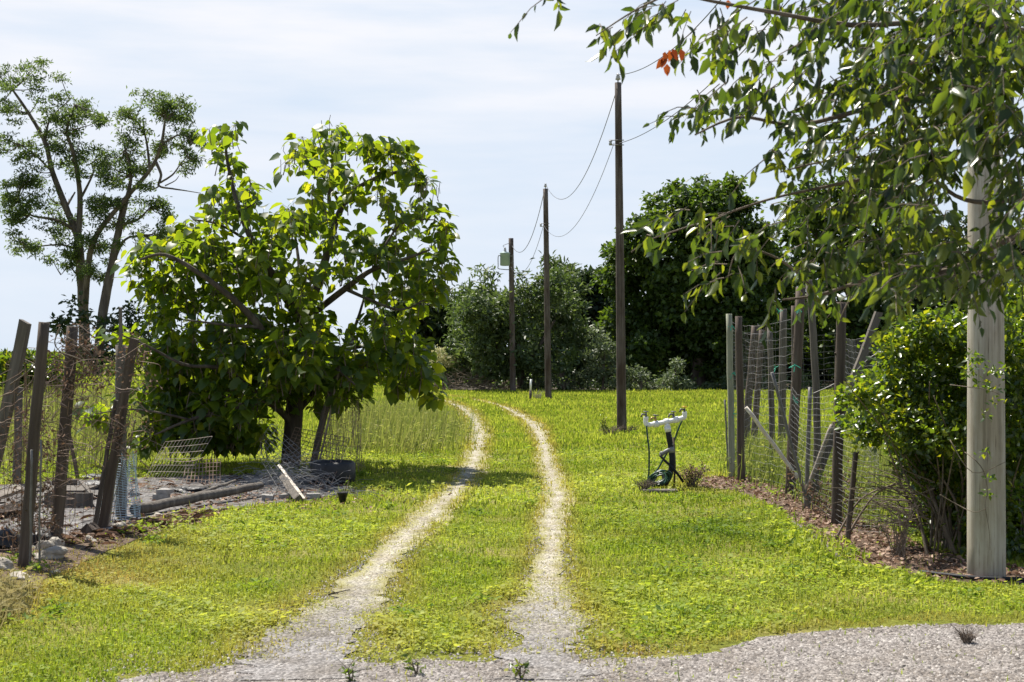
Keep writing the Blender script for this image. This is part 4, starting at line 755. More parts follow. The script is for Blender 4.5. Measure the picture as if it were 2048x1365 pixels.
def transformer():
    d = 58.3; root = empty('transformer', at(1009, 532, d), 'grey green can transformer hung high on the distant pole', 'transformer')
    c = at(1010, 532, d); MB().lathe(c, [(.15, 0), (.20, .02), (.20, .48), (.215, .49), (.215, .53), (.12, .56), (.06, .58)], 18).build('tank', M['tank'], root)
    MB().lathe(c + Vector((0, 0, .57)), [(.04, 0), (.07, .03), (.04, .06), (.06, .09), (.03, .12), (.05, .15), (.01, .19)], 12).build('bushing', M['ceramic'], root)
    k = MB()
    for z in (.12, .40): k.box(c + Vector((.24, 0, z)), (.18, .08, .05))
    k.box(c + Vector((.32, 0, .26)), (.03, .10, .40)); k.build('hanger', M['iron'], root)
    w = MB(); w.tube(smooth_path([c + Vector((-.14, -.1, .36)), c + Vector((-.27, -.1, .40)), c + Vector((-.28, -.1, 0)), c + Vector((-.27, -.1, -.12)), c + Vector((0, -.1, -.16)), c + Vector((.3, 0, -.17))], 5), .016, 6)
    w.tube(smooth_path([c + Vector((0, 0, .74)), c + Vector((-.08, 0, .82)), c + Vector((.1, 0, .9)), c + Vector((.26, 0, .94))], 5), .010, 5)
    w.build('leads', M['line'], root)
transformer()
def wire(name, label, a, b, sag, r):
    P = [a.lerp(b, i / 40) - Vector((0, 0, 4 * sag * (i / 40) * (1 - i / 40))) for i in range(41)]
    tag(MB().tube(P, r, 6).build(name, M['line'], None, a), label, 'power line', 'power lines strung between the poles')
w1, w2, w3 = at(1234, 150, 29.5), at(1092, 371, 49.3), at(1023, 490, 58.7)
l1, l2, l3 = at(1228, 287, 29.5), at(1087, 451, 49.3), at(1021, 533, 58.7)
wire('power_line', 'upper sagging cable between the nearest meadow pole and the middle pole', at(1234, 178, 29.4), w2, 1.22, .008)
wire('power_line', 'lower sagging cable between the nearest meadow pole and the middle pole', l1, l2, 1.02, .006)
wire('power_line', 'upper sagging cable between the middle pole and the transformer pole', at(1088, 385, 49.2), w3, 1.0, .011)
wire('power_line', 'lower sagging cable between the middle pole and the transformer pole', l2, l3, .85, .008)
wire('power_line', 'upper cable rising from the top of the nearest meadow pole into the overhanging leaves', w1, Vector((3.56, 10.67, 7.6)), .95, .008)
wire('power_line', 'lower cable rising from the bracket of the nearest meadow pole into the overhanging leaves', at(1238, 287, 29.4), Vector((3.45, 10.67, 6.1)), .55, .007)
o = MB(); b = gp(1061, 801); o.tube([b - Vector((0, 0, .1)), b + Vector((0, 0, .34))], .045, 8)
st = empty('marker_stake', b, 'short white topped marker stake with a rusty foot beside the middle pole', 'stake')
o.build('foot', M['post_brown'], st); MB().tube([b + Vector((0, 0, .34)), b + Vector((.02, 0, .72))], .034, 8).build('pipe', M['pvc'], st)

# ------------------------------------------------------------------ leaning fence posts
def post(label, top, base, d, w, mat, square=False, group=None, name='fence_post', lean=0.0, cat='post', bend=0.0, seed=0, base_z=-.12):
    b = at(base[0], base[1], d); t = at(top[0], top[1], d + lean); ax = t - b; l = ax.length; r = random.Random(seed or int(top[0] * 7 + top[1])); s = w * d / F / 2 * (.80 if square else 1)
    me = MB(); n = 9; k = 4 if square else 10; ring = []
    P = [Vector((bend * math.sin(math.pi * i / n) + r.uniform(-.004, .004), r.uniform(-.004, .004), base_z + (l - base_z) * i / n)) for i in range(n + 1)]
    me.tube(P, [s * (1.41 if square else 1) * (1.04 - .10 * i / n) for i in range(n + 1)], k, True, .03 if not square else .012, r)
    if square:
        for q in range(4): me.v[-1 - q] += Vector((0, 0, r.uniform(-.02, .02)))
    nk = 2 + int(l)
    for q in range(nk):
        z = r.uniform(.2, l); a = r.uniform(0, 6.28); me.tube([Vector((math.cos(a) * s * .8, math.sin(a) * s * .8, z)), Vector((math.cos(a) * s * 1.12, math.sin(a) * s * 1.12, z + .012))], [s * .28, s * .12], 6)
    o = me.build(name, M[mat], None, (0, 0, 0)); o.location = b
    q = Vector((0, 0, 1)).rotation_difference(ax.normalized())
    o.rotation_mode = 'QUATERNION'; o.rotation_quaternion = q @ Matrix.Rotation(r.uniform(.5, 1.0) if square else 0, 3, 'Z').to_quaternion()
    return tag(o, label, cat, group)
LG = 'old posts of the collapsed fence'
def GD(y): return gd(y)
post('square grey post at the picture edge, the most tilted of the old fence', (52, 643), (-48, 1095), 12.3, 26, 'post_grey', True, LG)
post('dark old post next to the most tilted post, wire tangled round its foot', (88, 645), (47, 1136), GD(1136), 24, 'post_brown', False, LG)
post('short dark post half hidden behind the dark old post with tangled wire', (70, 795), (57, 1062), GD(1062), 15, 'post_brown', False, LG)
post('reddish brown post between the wire tangle and the stacked rocks', (146, 653), (112, 1087), GD(1087), 25, 'post_brown', False, LG)
post('thin dark stake close against the reddish brown post', (128, 870), (104, 1082), GD(1082), 11, 'post_brown', True, LG)
post('thick brown post leaning against the upright grey post by the blue netting', (269, 675), (203, 1066), GD(1066), 22, 'post_brown', True, LG)
post('upright grey post wrapped at its foot in pale blue netting', (241, 690), (243, 1034), GD(1034), 22, 'post_grey', False, LG)
post('slender grey lath rising above the post with the blue netting', (241, 615), (240, 1030), GD(1040), 7, 'post_grey', True, LG)
post('old grey post standing behind the most tilted post among the weeds', (38, 775), (34, 968), GD(968), 17, 'post_grey', False, LG)
post('thin slanting stake in the weeds beyond the wooden frame', (138, 865), (156, 958), GD(958), 8, 'post_brown', False, LG)
post('thin rusty rod standing in front of the stones', (82, 880), (78, 1142), GD(1142), 4, 'iron', False, LG)
post('thin black rod just beside the foot of the dark old post', (64, 900), (60, 1132), GD(1140), 5, 'iron', False, LG)
post('bundle lath leaning beside the thick brown post', (232, 800), (188, 1066), GD(1064), 10, 'post_grey', True, LG)
RG = 'old posts of the wire pen'
post('pale green grey post at the outer corner of the wire pen', (1458, 628), (1464, 958), GD(958), 13, 'post_green', False, RG)
post('dark straight post second from the outer corner of the wire pen', (1477, 633), (1483, 964), GD(964), 15, 'post_brown', False, RG)
post('brown post leaning outward behind the dark straight post', (1510, 652), (1488, 905), GD(905), 15, 'post_brown', False, RG)
post('second leaning brown post close beside its twin in the wire pen', (1524, 660), (1507, 890), GD(890), 13, 'post_brown', False, RG)
post('short pale post in the middle of the wire pen with its wire pulled loose', (1540, 655), (1545, 930), GD(930), 12, 'post_grey', False, RG)
post('straight grey post with a green twine tie near its top', (1567, 618), (1563, 915), GD(915), 15, 'post_grey', False, RG)
post('faint dark post just behind the straight grey post', (1588, 612), (1590, 890), GD(890), 12, 'post_brown', False, RG)
post('thick dark post leaning in front of the pen with three twine ties', (1602, 575), (1580, 992), GD(992), 21, 'post_brown', False, RG)
post('knotted grey bent trunk post without straight sides', (1617, 560), (1630, 1010), GD(1010), 15, 'post_grey', False, RG, bend=.05)
post('tall upright post standing in the hedge edge beside the orange leaf', (1683, 605), (1672, 1052), GD(1052), 21, 'post_brown', False, RG)
post('square post leaning steeply with a sunlit pale edge', (1757, 627), (1612, 1008), 15.6, 19, 'post_grey', True, RG, lean=.3)
post('pale bare stick propped slantwise inside the wire pen', (1492, 815), (1612, 978), 16.6, 8, 'bleached', False, RG, name='leaning_stick', cat='stick')
post('thin black bar slanting across the thick dark post', (1544, 745), (1616, 1012), GD(1020), 7, 'iron', False, RG, name='leaning_bar', cat='bar')
post('short weathered stick slanting up against the tall upright post', (1664, 850), (1622, 960), 15.0, 9, 'plank', False, RG, name='leaning_stick', cat='stick')
post('dark stake at the near end of the pen over the fallen leaves', (1712, 905), (1694, 1092), GD(1092), 11, 'post_brown', False, RG)
post('slim black rod at the outer corner of the wire pen', (1450, 800), (1457, 952), GD(952), 4, 'iron', False, RG)
post('dark upright stake in the crossing sticks of the pen', (1620, 775), (1612, 1015), GD(1018), 9, 'iron', False, RG)

def panel(mb, A, B, h, nx, nz, r, rng, sag=.03, z0=.02, bulge=.0, lean=0.0):
    A = Vector(A); B = Vector(B); nr = (B - A).cross(Vector((0, 0, 1))).normalized(); ph = rng.uniform(0, 6)
    def q(u, v):
        return A.lerp(B, u) + Vector((0, 0, z0 + h * v - sag * math.sin(math.pi * u) * (1 + v))) + nr * (bulge * math.sin(math.pi * u) * math.sin(2.5 * v + ph) + lean * v + .015 * math.sin(9 * u + 5 * v + ph))
    for i in range(nz + 1):
        v = i / nz; mb.tube([q(u / 10, v + .006 * math.sin(u * 3 + i)) for u in range(11)], r, 3, False)
    for i in range(nx + 1):
        u = i / nx; mb.tube([q(u + .003 * math.sin(v * 2 + i), v / 8) for v in range(9)], r * .8, 3, False)
def wire_pen():
    r = random.Random(500); mb = MB()
    P = [gp(1464, 958), gp(1545, 985), gp(1582, 994), gp(1672, 1052)]; H = [2.0, 2.05, 2.15, 1.55]
    corners = [(gp(1464, 957), gp(1582, 993), 2.05), (gp(1582, 993), gp(1672, 1053), 1.25), (gp(1464, 956), gp(1545, 900), 2.0), (gp(1545, 900), gp(1690, 900), 2.0), (gp(1690, 900), gp(1760, 1000), 1.9), (gp(1672, 1053), gp(1760, 1080), 1.0)]
    for a, b, h in corners: panel(mb, a, b, h, int((b - a).length / .16), 20, .0017, r, .03, .02, .07)
    tag(mb.build('wire_netting', M['wire'], None, gp(1560, 970)), 'grey square wire netting stretched round the pen posts', 'wire netting')
    for x, y, d, lab in ((1463,652,19,'green twine tie near the top of the pale green grey post'),(1465,747,19,'green twine tie halfway up the pale green grey post'),(1463,825,19,'lowest green twine tie on the pale green grey post'),(1557,622,22.5,'green twine tie at the top of the straight grey post'),(1552,735,22.5,'dangling green twine tie below the top of the straight grey post'),
            (1600,620,16.7,'topmost green twine tie on the thick dark post'),(1590,730,16.7,'middle green twine tie on the thick dark post'),(1588,800,16.7,'lowest green twine tie on the thick dark post')):
        p = at(x, y, d - .14); t = MB()
        for k in range(3): t.tube(smooth_path([p + Vector((r.uniform(-.05, .05), -.01, r.uniform(-.05, .05))), p, p + Vector((r.uniform(-.09, .09), -.02, r.uniform(-.10, .03)))], 3), .004, 4)
        tag(t.build('twine_tie', M['twine'], None, p), lab, 'twine', 'twine ties on the wire pen')
    w = MB()
    for pts, d in (([(1690,732),(1700,755),(1706,770),(1720,785)],14.5),([(1710,745),(1735,720),(1755,705),(1762,690)],14.6),([(1625,788),(1655,775),(1680,762)],15),([(1515,648),(1530,670),(1540,688)],20),([(1735,660),(1752,665),(1765,680)],14.4)):
        tag(MB().tube(smooth_path([at(x, y, d) for x, y in pts], 5), .005, 5).build('loose_wire', M['wire'], None, at(pts[0][0], pts[0][1], d)), 'loose curling pale wire end sticking out among the pen posts', 'wire', 'loose wire ends in the pen')
wire_pen()
def left_wire():
    r = random.Random(510); mb = MB()
    for a, b, h in ((gp(-60, 1120), gp(46, 1130), 1.5), (gp(46, 1130), gp(113, 1083), 1.55), (gp(113, 1083), gp(205, 1063), 1.45)): panel(mb, a, b, h, int((b - a).length / .13) + 2, 14, .0028, r, .06, .05, .08)
    for i in range(130):
        x0, x1, y0, y1 = ((20, 115, 720, 1090) if i < 80 else (95, 280, 690, 960))
        p = at(r.uniform(x0, x1), r.uniform(y0, y1), r.uniform(11.3, 12.8)); k = [p]
        for _ in range(4): k.append(k[-1] + Vector((r.uniform(-.16, .2), r.uniform(-.06, .06), r.uniform(-.14, .12))))
        mb.tube(smooth_path(k, 4), .0030, 3, False)
    tag(mb.build('tangled_wire', M['rustwire'], None, gp(80, 1100)), 'rusty tangled wire netting hanging between the leaning posts', 'wire netting')
    v = MB()
    for pts in ([(20,770),(60,740),(85,705),(94,680),(96,650)],[(35,792),(62,765),(75,740),(90,728)],[(66,795),(58,800),(52,830)],[(135,675),(165,695),(182,710),(186,735)],[(118,705),(150,715),(172,724)],[(270,840),(262,880),(247,912)],[(120,655),(110,690),(140,720)]):
        tag(MB().tube(smooth_path([at(x, y, 11.9) for x, y in pts], 5), [.007, .003], 5).build('dry_vine', M['twig'], None, at(pts[0][0], pts[0][1], 11.9)), 'dry brown vine stem looping between the leaning posts', 'vine', 'dry vines on the old fence')
    n = MB(); c = gp(243, 1040); c = Vector((c.x, c.y, 0)); ring = 18
    def q(a, v): return c + Vector((math.cos(a) * (.14 + .05 * (1 - v)), math.sin(a) * .13 - .03, .02 + v * (.62 + .05 * math.sin(3 * a)))) + Vector((.02 * math.sin(7 * a + 5 * v), 0, 0))
    for k in range(ring): n.tube([q(2 * math.pi * k / ring, v / 6) for v in range(7)], .0026, 3, False)
    for v in range(26): n.tube([q(2 * math.pi * k / ring, v / 25) for k in range(ring + 1)], .0024, 3, False)
    tag(n.build('blue_netting', M['bluemesh'], None, c), 'pale blue plastic netting rolled round the foot of the upright grey post', 'netting')
    n = MB()
    for k in range(16):
        b = gp(192 + k * 2.0, 1066 - k * .6); t = at(262 - r.uniform(0, 30) + k * .6, r.uniform(800, 900), 13.3); n.tube([b, b.lerp(t, .5) + Vector((.01 * r.uniform(-1, 1), -.02, 0)), t], .0032, 4)
    tag(n.build('wire_roll', M['wire'], None, gp(205, 1064)), 'roll of stiff grey wire rods leaning on the thick brown post', 'wire roll')
left_wire()

# ------------------------------------------------------------------ fallen wire and scrap round the yard
def scrap():
    r = random.Random(520)
    def grid(name, label, pts, nu, nv, rad, mat, wav=.02):
        A, B, Cc, D = [Vector(p) for p in pts]; mb = MB(); ph = r.uniform(0, 6)
        def q(u, v): return A.lerp(B, u).lerp(D.lerp(Cc, u), v) + Vector((0, -1, .4)) * (wav * math.sin(3 * u + 4 * v + ph)) + Vector((0, 0, .01))
        for i in range(nu + 1): mb.tube([q(i / nu, v / 8) for v in range(9)], rad, 4, False)
        for i in range(nv + 1): mb.tube([q(u / 8, i / nv) for u in range(9)], rad, 4, False)
        return tag(mb.build(name, M[mat], None, A), label, 'wire panel', 'fallen wire panels by the broad leaved tree')
    grid('fallen_netting', 'stiff wire panel leaning upright under the drooping leaves behind the long log', [gp(278, 985), gp(350, 990), at(425, 875, 17.4), at(330, 885, 18)], 13, 8, .0030, 'plank', .02)
    grid('fallen_netting', 'square wire panel tipped on its corner against the foot of the broad leaved trunk', [at(560, 940, 19.2), gp(655, 985), at(700, 880, 19.2), at(590, 855, 19.6)], 12, 12, .0042, 'rustwire', .03)
    grid('fallen_netting', 'curved wire panel slumped beside the trunk with its rods splayed', [at(512, 905, 19), gp(560, 985), at(640, 930, 18.4), at(545, 850, 19)], 9, 9, .0036, 'wire', .08)
    grid('fallen_netting', 'low dark wire cage lying behind the stiff leaning panel', [gp(365, 968), gp(440, 968), at(442, 920, 18.6), at(372, 925, 18.6)], 10, 6, .005, 'rustwire', .02)
    mb = MB()
    for i in range(420):
        x = r.gauss(560, 75); y = r.uniform(958, 1004); x = max(300, min(715, x)); p = gp(x, y); hh = .34 * math.exp(-((x - 590) / 80) ** 2); p.z = r.uniform(.01, .03 + hh)
        a = r.uniform(0, 6.28); l = r.uniform(.08, .4); h = Vector((math.cos(a), math.sin(a) * .6, r.uniform(-.3, .3)))
        e = p + h * l; e.z = max(.01, e.z); mb.tube([p, p.lerp(e, .5) + Vector((0, 0, r.uniform(0, .05))), e], .0028, 3, False)
    for i in range(9):
        c = gp(r.uniform(560, 640), r.uniform(975, 990)); R = r.uniform(.16, .32); mb.tube([c + Vector((math.cos(a) * R, r.uniform(-.02, .02), abs(math.sin(a)) * R * .8 + .01)) for a in [k * math.pi / 12 for k in range(13)]], .0035, 3, False)
    tag(mb.build('wire_heap', M['wire'], None, gp(580, 985)), 'heap of crumpled grey chicken wire spread in front of the trunk', 'wire heap')
    # netting curtain beside the trunk
    n = MB(); A = at(640, 905, 19.6); 
    for i in range(46):
        x = r.uniform(640, 728); p = at(x, r.uniform(790, 830) if x > 650 else 860, 19.7 + r.uniform(-.25, .25)); e = at(x + r.uniform(-14, 14), r.uniform(910, 955), 19.5 + r.uniform(-.3, .3)); m = p.lerp(e, .5) + Vector((r.uniform(-.06, .06), 0, 0)); n.tube(smooth_path([p, m, e], 4), .0028, 3, False)
    for i in range(130):
        p = at(r.uniform(642, 724), r.uniform(820, 930), 19.6 + r.uniform(-.3, .3)); n.tube([p, p + Vector((r.uniform(-.18, .18), 0, r.uniform(-.12, .12)))], .0022, 3, False)
    tag(n.build('hanging_netting', M['rustwire'], None, at(685, 870, 19.6)), 'curtain of brown torn netting and dead vine hanging beside the trunk', 'netting')
    post('grey dead branch propped up slanting into the crown from the wire heap', (705, 680), (628, 940), 19.9, 14, 'post_grey', False, None, name='propped_branch', cat='branch', bend=-.08)
    post('thin pale lath propped beside the dead branch under the crown', (682, 722), (655, 850), 19.6, 4, 'plank', False, None, name='propped_lath', cat='lath', base_z=-.6)
    def log(name, label, a, b, w0, w1, mat, cat, sides=10, sq=False):
        mb = MB(); n = 8; mb.tube([Vector((i / n * (b - a).length, r.uniform(-.01, .01), r.uniform(-.006, .006))) for i in range(n + 1)], [w0 + (w1 - w0) * i / n for i in range(n + 1)], 4 if sq else sides, True, .05, r)
        o = mb.build(name, M[mat], None, (0, 0, 0)); o.location = a; o.rotation_mode = 'QUATERNION'; o.rotation_quaternion = Vector((1, 0, 0)).rotation_difference((b - a).normalized()); return tag(o, label, cat)
    log('fallen_log', 'long grey peeled log lying along the front edge of the scrap yard', gp(268, 1034, .07), gp(522, 993, .13), .060, .042, 'post_grey', 'log')
    log('thin_pole', 'thin grey pole lying behind the long peeled log', gp(380, 1002, .05), gp(470, 975, .08), .022, .018, 'post_grey', 'pole')
    log('propped_plank', 'narrow bleached plank propped slantwise at the end of the wire heap', at(559, 932, 17), gp(610, 1004, .02), .020, .022, 'bleached', 'plank', 4, True)
    log('broken_board', 'wide splintered board lying under the bleached plank', at(566, 955, 16.8), gp(598, 1006, .03), .05, .06, 'post_grey', 'board', 4, True)
    log('long_stick', 'thin bare stick on the brown soil before the long log', gp(300, 1040, .02), gp(395, 1022, .03), .010, .007, 'plank', 'stick')
    log('edge_board', 'pale board lying at the picture edge behind the tangled wire', gp(-40, 1022, .10), gp(40, 1003, .14), .05, .05, 'plank', 'board', 4, True)
    log('edge_timber', 'dark timber lying under the pale board at the picture edge', gp(-50, 1045, .07), gp(48, 1030, .07), .07, .07, 'post_brown', 'timber', 4, True)
    log('short_block', 'short dark timber block at the foot of the thick brown post', gp(172, 1074, .06), gp(188, 1070, .06), .06, .06, 'post_brown', 'timber', 4, True)
    # wooden bed frame
    fr = empty('bed_frame', gp(140, 1012), 'low grey wooden raised bed frame sitting on the yard sheet', 'planter')
    p = [gp(92, 1016), gp(183, 1016), gp(160, 986), gp(98, 988)]
    for i in range(4):
        a, b = p[i], p[(i + 1) % 4]; q = (b - a).normalized(); ang = math.atan2(q.y, q.x); l = (b - a).length - .06
        MB().box((a + b) / 2 + Vector((0, 0, .085)), (l, .04, .15), Matrix.Rotation(ang, 3, 'Z')).build('side_board', M['post_grey'], fr)
    MB().box((p[0] + p[1] + p[2] + p[3]) / 4 + Vector((0, 0, .13)), (.55, .6, .02)).build('lid_panel', M['post_grey'], fr)
    # pavers and blocks
    def block(label, x, y, w, h, dd, g=None, z=0.0, rot=0):
        s = gd(y) / F; c = gp(x, y, z + h * s / 2 + .004); o = MB(); b = c
        o.box(c, (w * s, dd, h * s), Matrix.Rotation(rot, 3, 'Z'), .008, r); return tag(o.build('concrete_block', M['concrete'], None, c - Vector((0, 0, h * s / 2))), label, 'block', 'concrete blocks in the scrap yard')
    block('grey concrete block, lower of the pair stacked behind the long log', 322, 1001, 30, 12, .2, rot=.1)
    block('grey concrete block, topmost of the pair stacked behind the long log', 330, 1001, 24, 9, .18, z=.07, rot=-.15)
    block('flat concrete block beside the splintered board on the far side from the heap', 627, 998, 26, 10, .15, rot=.05)
    block('pale flat block half buried in weeds in front of the wire heap', 535, 1001, 22, 10, .15, rot=.1)
    block('small broken block in front of the wire heap next to the splintered board', 573, 998, 20, 9, .14, rot=-.2)
    block('flat concrete block beneath the upright grey post', 213, 1066, 24, 10, .15, rot=.1)
    def rock(label, x, y, w, h):
        s = gd(y) / F; c = gp(x, y); tag(MB().rock(c - Vector((0, 0, .01)), (w * s / 2, w * s / 2.4, h * s * .9), r).build('field_stone', M['rock'], None, c), label, 'stone', 'stones along the old fence')
    rock('large flat stone, lowest of the little heap below the reddish brown post', 100, 1118, 54, 22)
    rock('round pale stone on the far side of the little heap below the reddish brown post', 116, 1098, 26, 24)
    rock('slanted grey stone at the back of the little heap below the reddish brown post', 90, 1100, 34, 20)
    rock('long whitish flat stone closest to the picture corner', 37, 1160, 50, 13)
    rock('grey stone at the picture edge behind the whitish flat one', 8, 1142, 38, 18)
    rock('small grey stone above the grey stone at the picture edge', 10, 1128, 28, 13)
    rock('white pointed stone in the yellow grass before the blue netting', 184, 1086, 26, 14)
    rock('pale stone half hidden at the foot of the blue netting', 240, 1060, 30, 14)
    rock('flat pale stone on brown soil before the long log', 314, 1032, 18, 6)
    rock('small dark clod of earth in the yellow grass below the stones', 110, 1146, 22, 9)
    # black plastic
    def bag(label, x, y, w, h):
        s = gd(y) / F; c = gp(x, y); o = MB(); o.rock(c, (w * s / 2, w * s / 2.6, h * s), r); ob = o.build('plastic_bundle', M['blackplastic'], None, c); tag(ob, label, 'plastic sheet', 'bundles of black plastic')
    bag('crumpled shiny black plastic bundle at the picture edge behind the wire', 14, 1100, 60, 30); bag('crumpled shiny black plastic bundle behind the reddish brown post', 84, 1088, 56, 20)
    bag('low roll of black plastic lying behind the wooden bed frame', 178, 978, 80, 11); bag('thin black plastic strip at the back of the yard near the weeds', 190, 957, 60, 6)
    bag('folded dark plastic on the ground behind the stiff leaning panel', 380, 985, 70, 10)
    # pot, tub
    c = gp(685, 1006); root = empty('plant_pot', c, 'small black plant pot with a dead stem standing alone on the grass', 'plant pot'); s = gd(1006) / F
    MB().lathe(c, [(.035, 0), (.055, .10), (.062, .105), (.062, .12), (.054, .12), (.05, .07), (.001, .07)], 16).build('pot', M['blackplastic'], root)
    d = MB()
    for k in range(5): d.tube([c + Vector((r.uniform(-.02, .02), 0, .07)), c + Vector((r.uniform(-.05, .09), r.uniform(-.04, .04), r.uniform(.18, .34)))], [.003, .0015], 4)
    d.build('dead_stem', M['brush'], root)
    c = gp(666, 968); tag(MB().lathe(c, [(.27, 0), (.29, .10), (.285, .26), (.26, .29), (.22, .28), (.22, .16), (.001, .15)], 20).build('black_tub', M['blackplastic'], None, c), 'round black tub in the shade behind the wire heap', 'tub')
    # pipe and hose on the ground
    P = [gp(x, y, .02) for x, y in ((1585, 1050), (1625, 1075), (1660, 1105), (1692, 1132))]
    tag(MB().tube(smooth_path(P, 5), .020, 8).build('ground_pipe', M['post_grey'], None, P[0]), 'pale grey pipe lying across the fallen leaves before the hedge', 'pipe')
    P = [gp(x, y, .03) for x, y in ((1840, 1152), (1890, 1158), (1950, 1164), (2050, 1168), (2200, 1172))]
    tag(MB().tube(smooth_path(P, 5), .016, 8).build('black_hose', M['poly'], None, P[0]), 'black hose lying in front of the near pale pole', 'hose')
    for lab, pts in (('forked bare branch lying in the leaf litter by the pen', ((1670, 1050), (1720, 1000), (1790, 968))), ('long grey stick fallen beside the near end of the pen', ((1690, 1000), (1750, 990), (1820, 962)))):
        P = [at(x, y, 12.6) for x, y in pts]; P[0].z = .02; tag(MB().tube(smooth_path(P, 5), [.012, .005], 6).build('fallen_branch', M['brush'], None, P[0]), lab, 'branch')
    P = [gp(656, 1193, .012), gp(680, 1190, .02), gp(700, 1184, .015)]; tag(MB().tube(P, [.006, .003], 5).build('small_twig', M['bark'], None, P[0]), 'small dark twig on the near wheel track', 'twig')
scrap()

def yard_debris():
    rng = np.random.default_rng(530); n = 2600; P = np.array(YARD); lo = P.min(0); hi = P.max(0)
    x = rng.uniform(lo[0], hi[0], n); y = rng.uniform(lo[1], hi[1], n); k = pip(x, y, YARD) & (rng.uniform(0, 1, n) < .35 + .8 * np.clip(wob(x, y, 2.4, 2.0), 0, 1)); x, y = x[k], y[k]
    m = 700; a = gp(150, 1085); b = gp(420, 1030); t = rng.uniform(0, 1, m); x = np.concatenate([x, a.x + (b.x - a.x) * t + rng.normal(0, .12, m)]); y = np.concatenate([y, a.y + (b.y - a.y) * t + rng.normal(0, .35, m)]); n = len(x)
    an = rng.uniform(0, 6.28, n); D = np.stack([np.cos(an), np.sin(an), rng.uniform(-.1, .3, n)], 1); N = np.stack([rng.normal(0, .4, n), rng.normal(0, .4, n), np.ones(n)], 1)
    C = Cards(); L_ = rng.gamma(2, .035, n) + .02; C.add(np.stack([x, y, rng.uniform(.006, .03, n)], 1), D, N, L_, np.minimum(L_ * .5, .035), 'lance', np.clip(rng.uniform(-.3, .8, n), 0, 1))
    tag(C.build('yard_debris', M['litter']), 'brown leaves, bark and splinters strewn over the grey yard sheet', 'debris', kind='stuff')
yard_debris()
def vine_mass(name, label, pts, d, n, seed, w):
    r = random.Random(seed); rng = np.random.default_rng(seed); g = at(pts[0][0], pts[0][1], d); root = empty(name, g, label, 'vine'); mb = MB(); Q = []
    path = smooth_path([at(x, y, d) for x, y in pts], 8)
    for i in range(n):
        p = path[r.randrange(len(path))] + Vector((r.gauss(0, w), r.gauss(0, w), r.gauss(0, w))); k = [p]
        for _ in range(3): k.append(k[-1] + Vector((r.uniform(-.12, .12), r.uniform(-.06, .06), r.uniform(-.15, .06))))
        mb.tube(smooth_path(k, 3), [.0035, .0015], 3, False); Q += [tuple(v) for v in k]
    mb.build('stems', M['twig'], root); Q = np.repeat(np.array(Q), 2, 0); m = len(Q); C = Cards()
    C.add(Q + rng.normal(0, .03, (m, 3)), rng.normal(0, 1, (m, 3)) - np.array([0, 0, .6]), rng.normal(0, 1, (m, 3)), rng.uniform(.025, .055, m), .02, 'lance', rng.uniform(0, .7, m)); C.build('dead_leaves', M['litter'], root)
vine_mass('dead_vine', 'thick brown mat of dead vine clinging to the top of the reddish brown post', [(150,690),(160,715),(182,735),(140,760)], 12.5, 60, 801, .10)
vine_mass('dead_vine', 'brown dead vine winding down the foot of the dark old post', [(66,830),(60,930),(52,1040),(75,1000)], 11.35, 50, 802, .07)
vine_mass('dead_vine', 'brown dead vine draped beside the thick brown post', [(272,690),(268,760),(255,840),(240,900)], 13.3, 36, 803, .08)
vine_mass('dead_vine', 'dark dead vine hanging in the wire at the foot of the pen', [(1600,960),(1640,985),(1680,960),(1700,1010)], 14.6, 46, 804, .12)

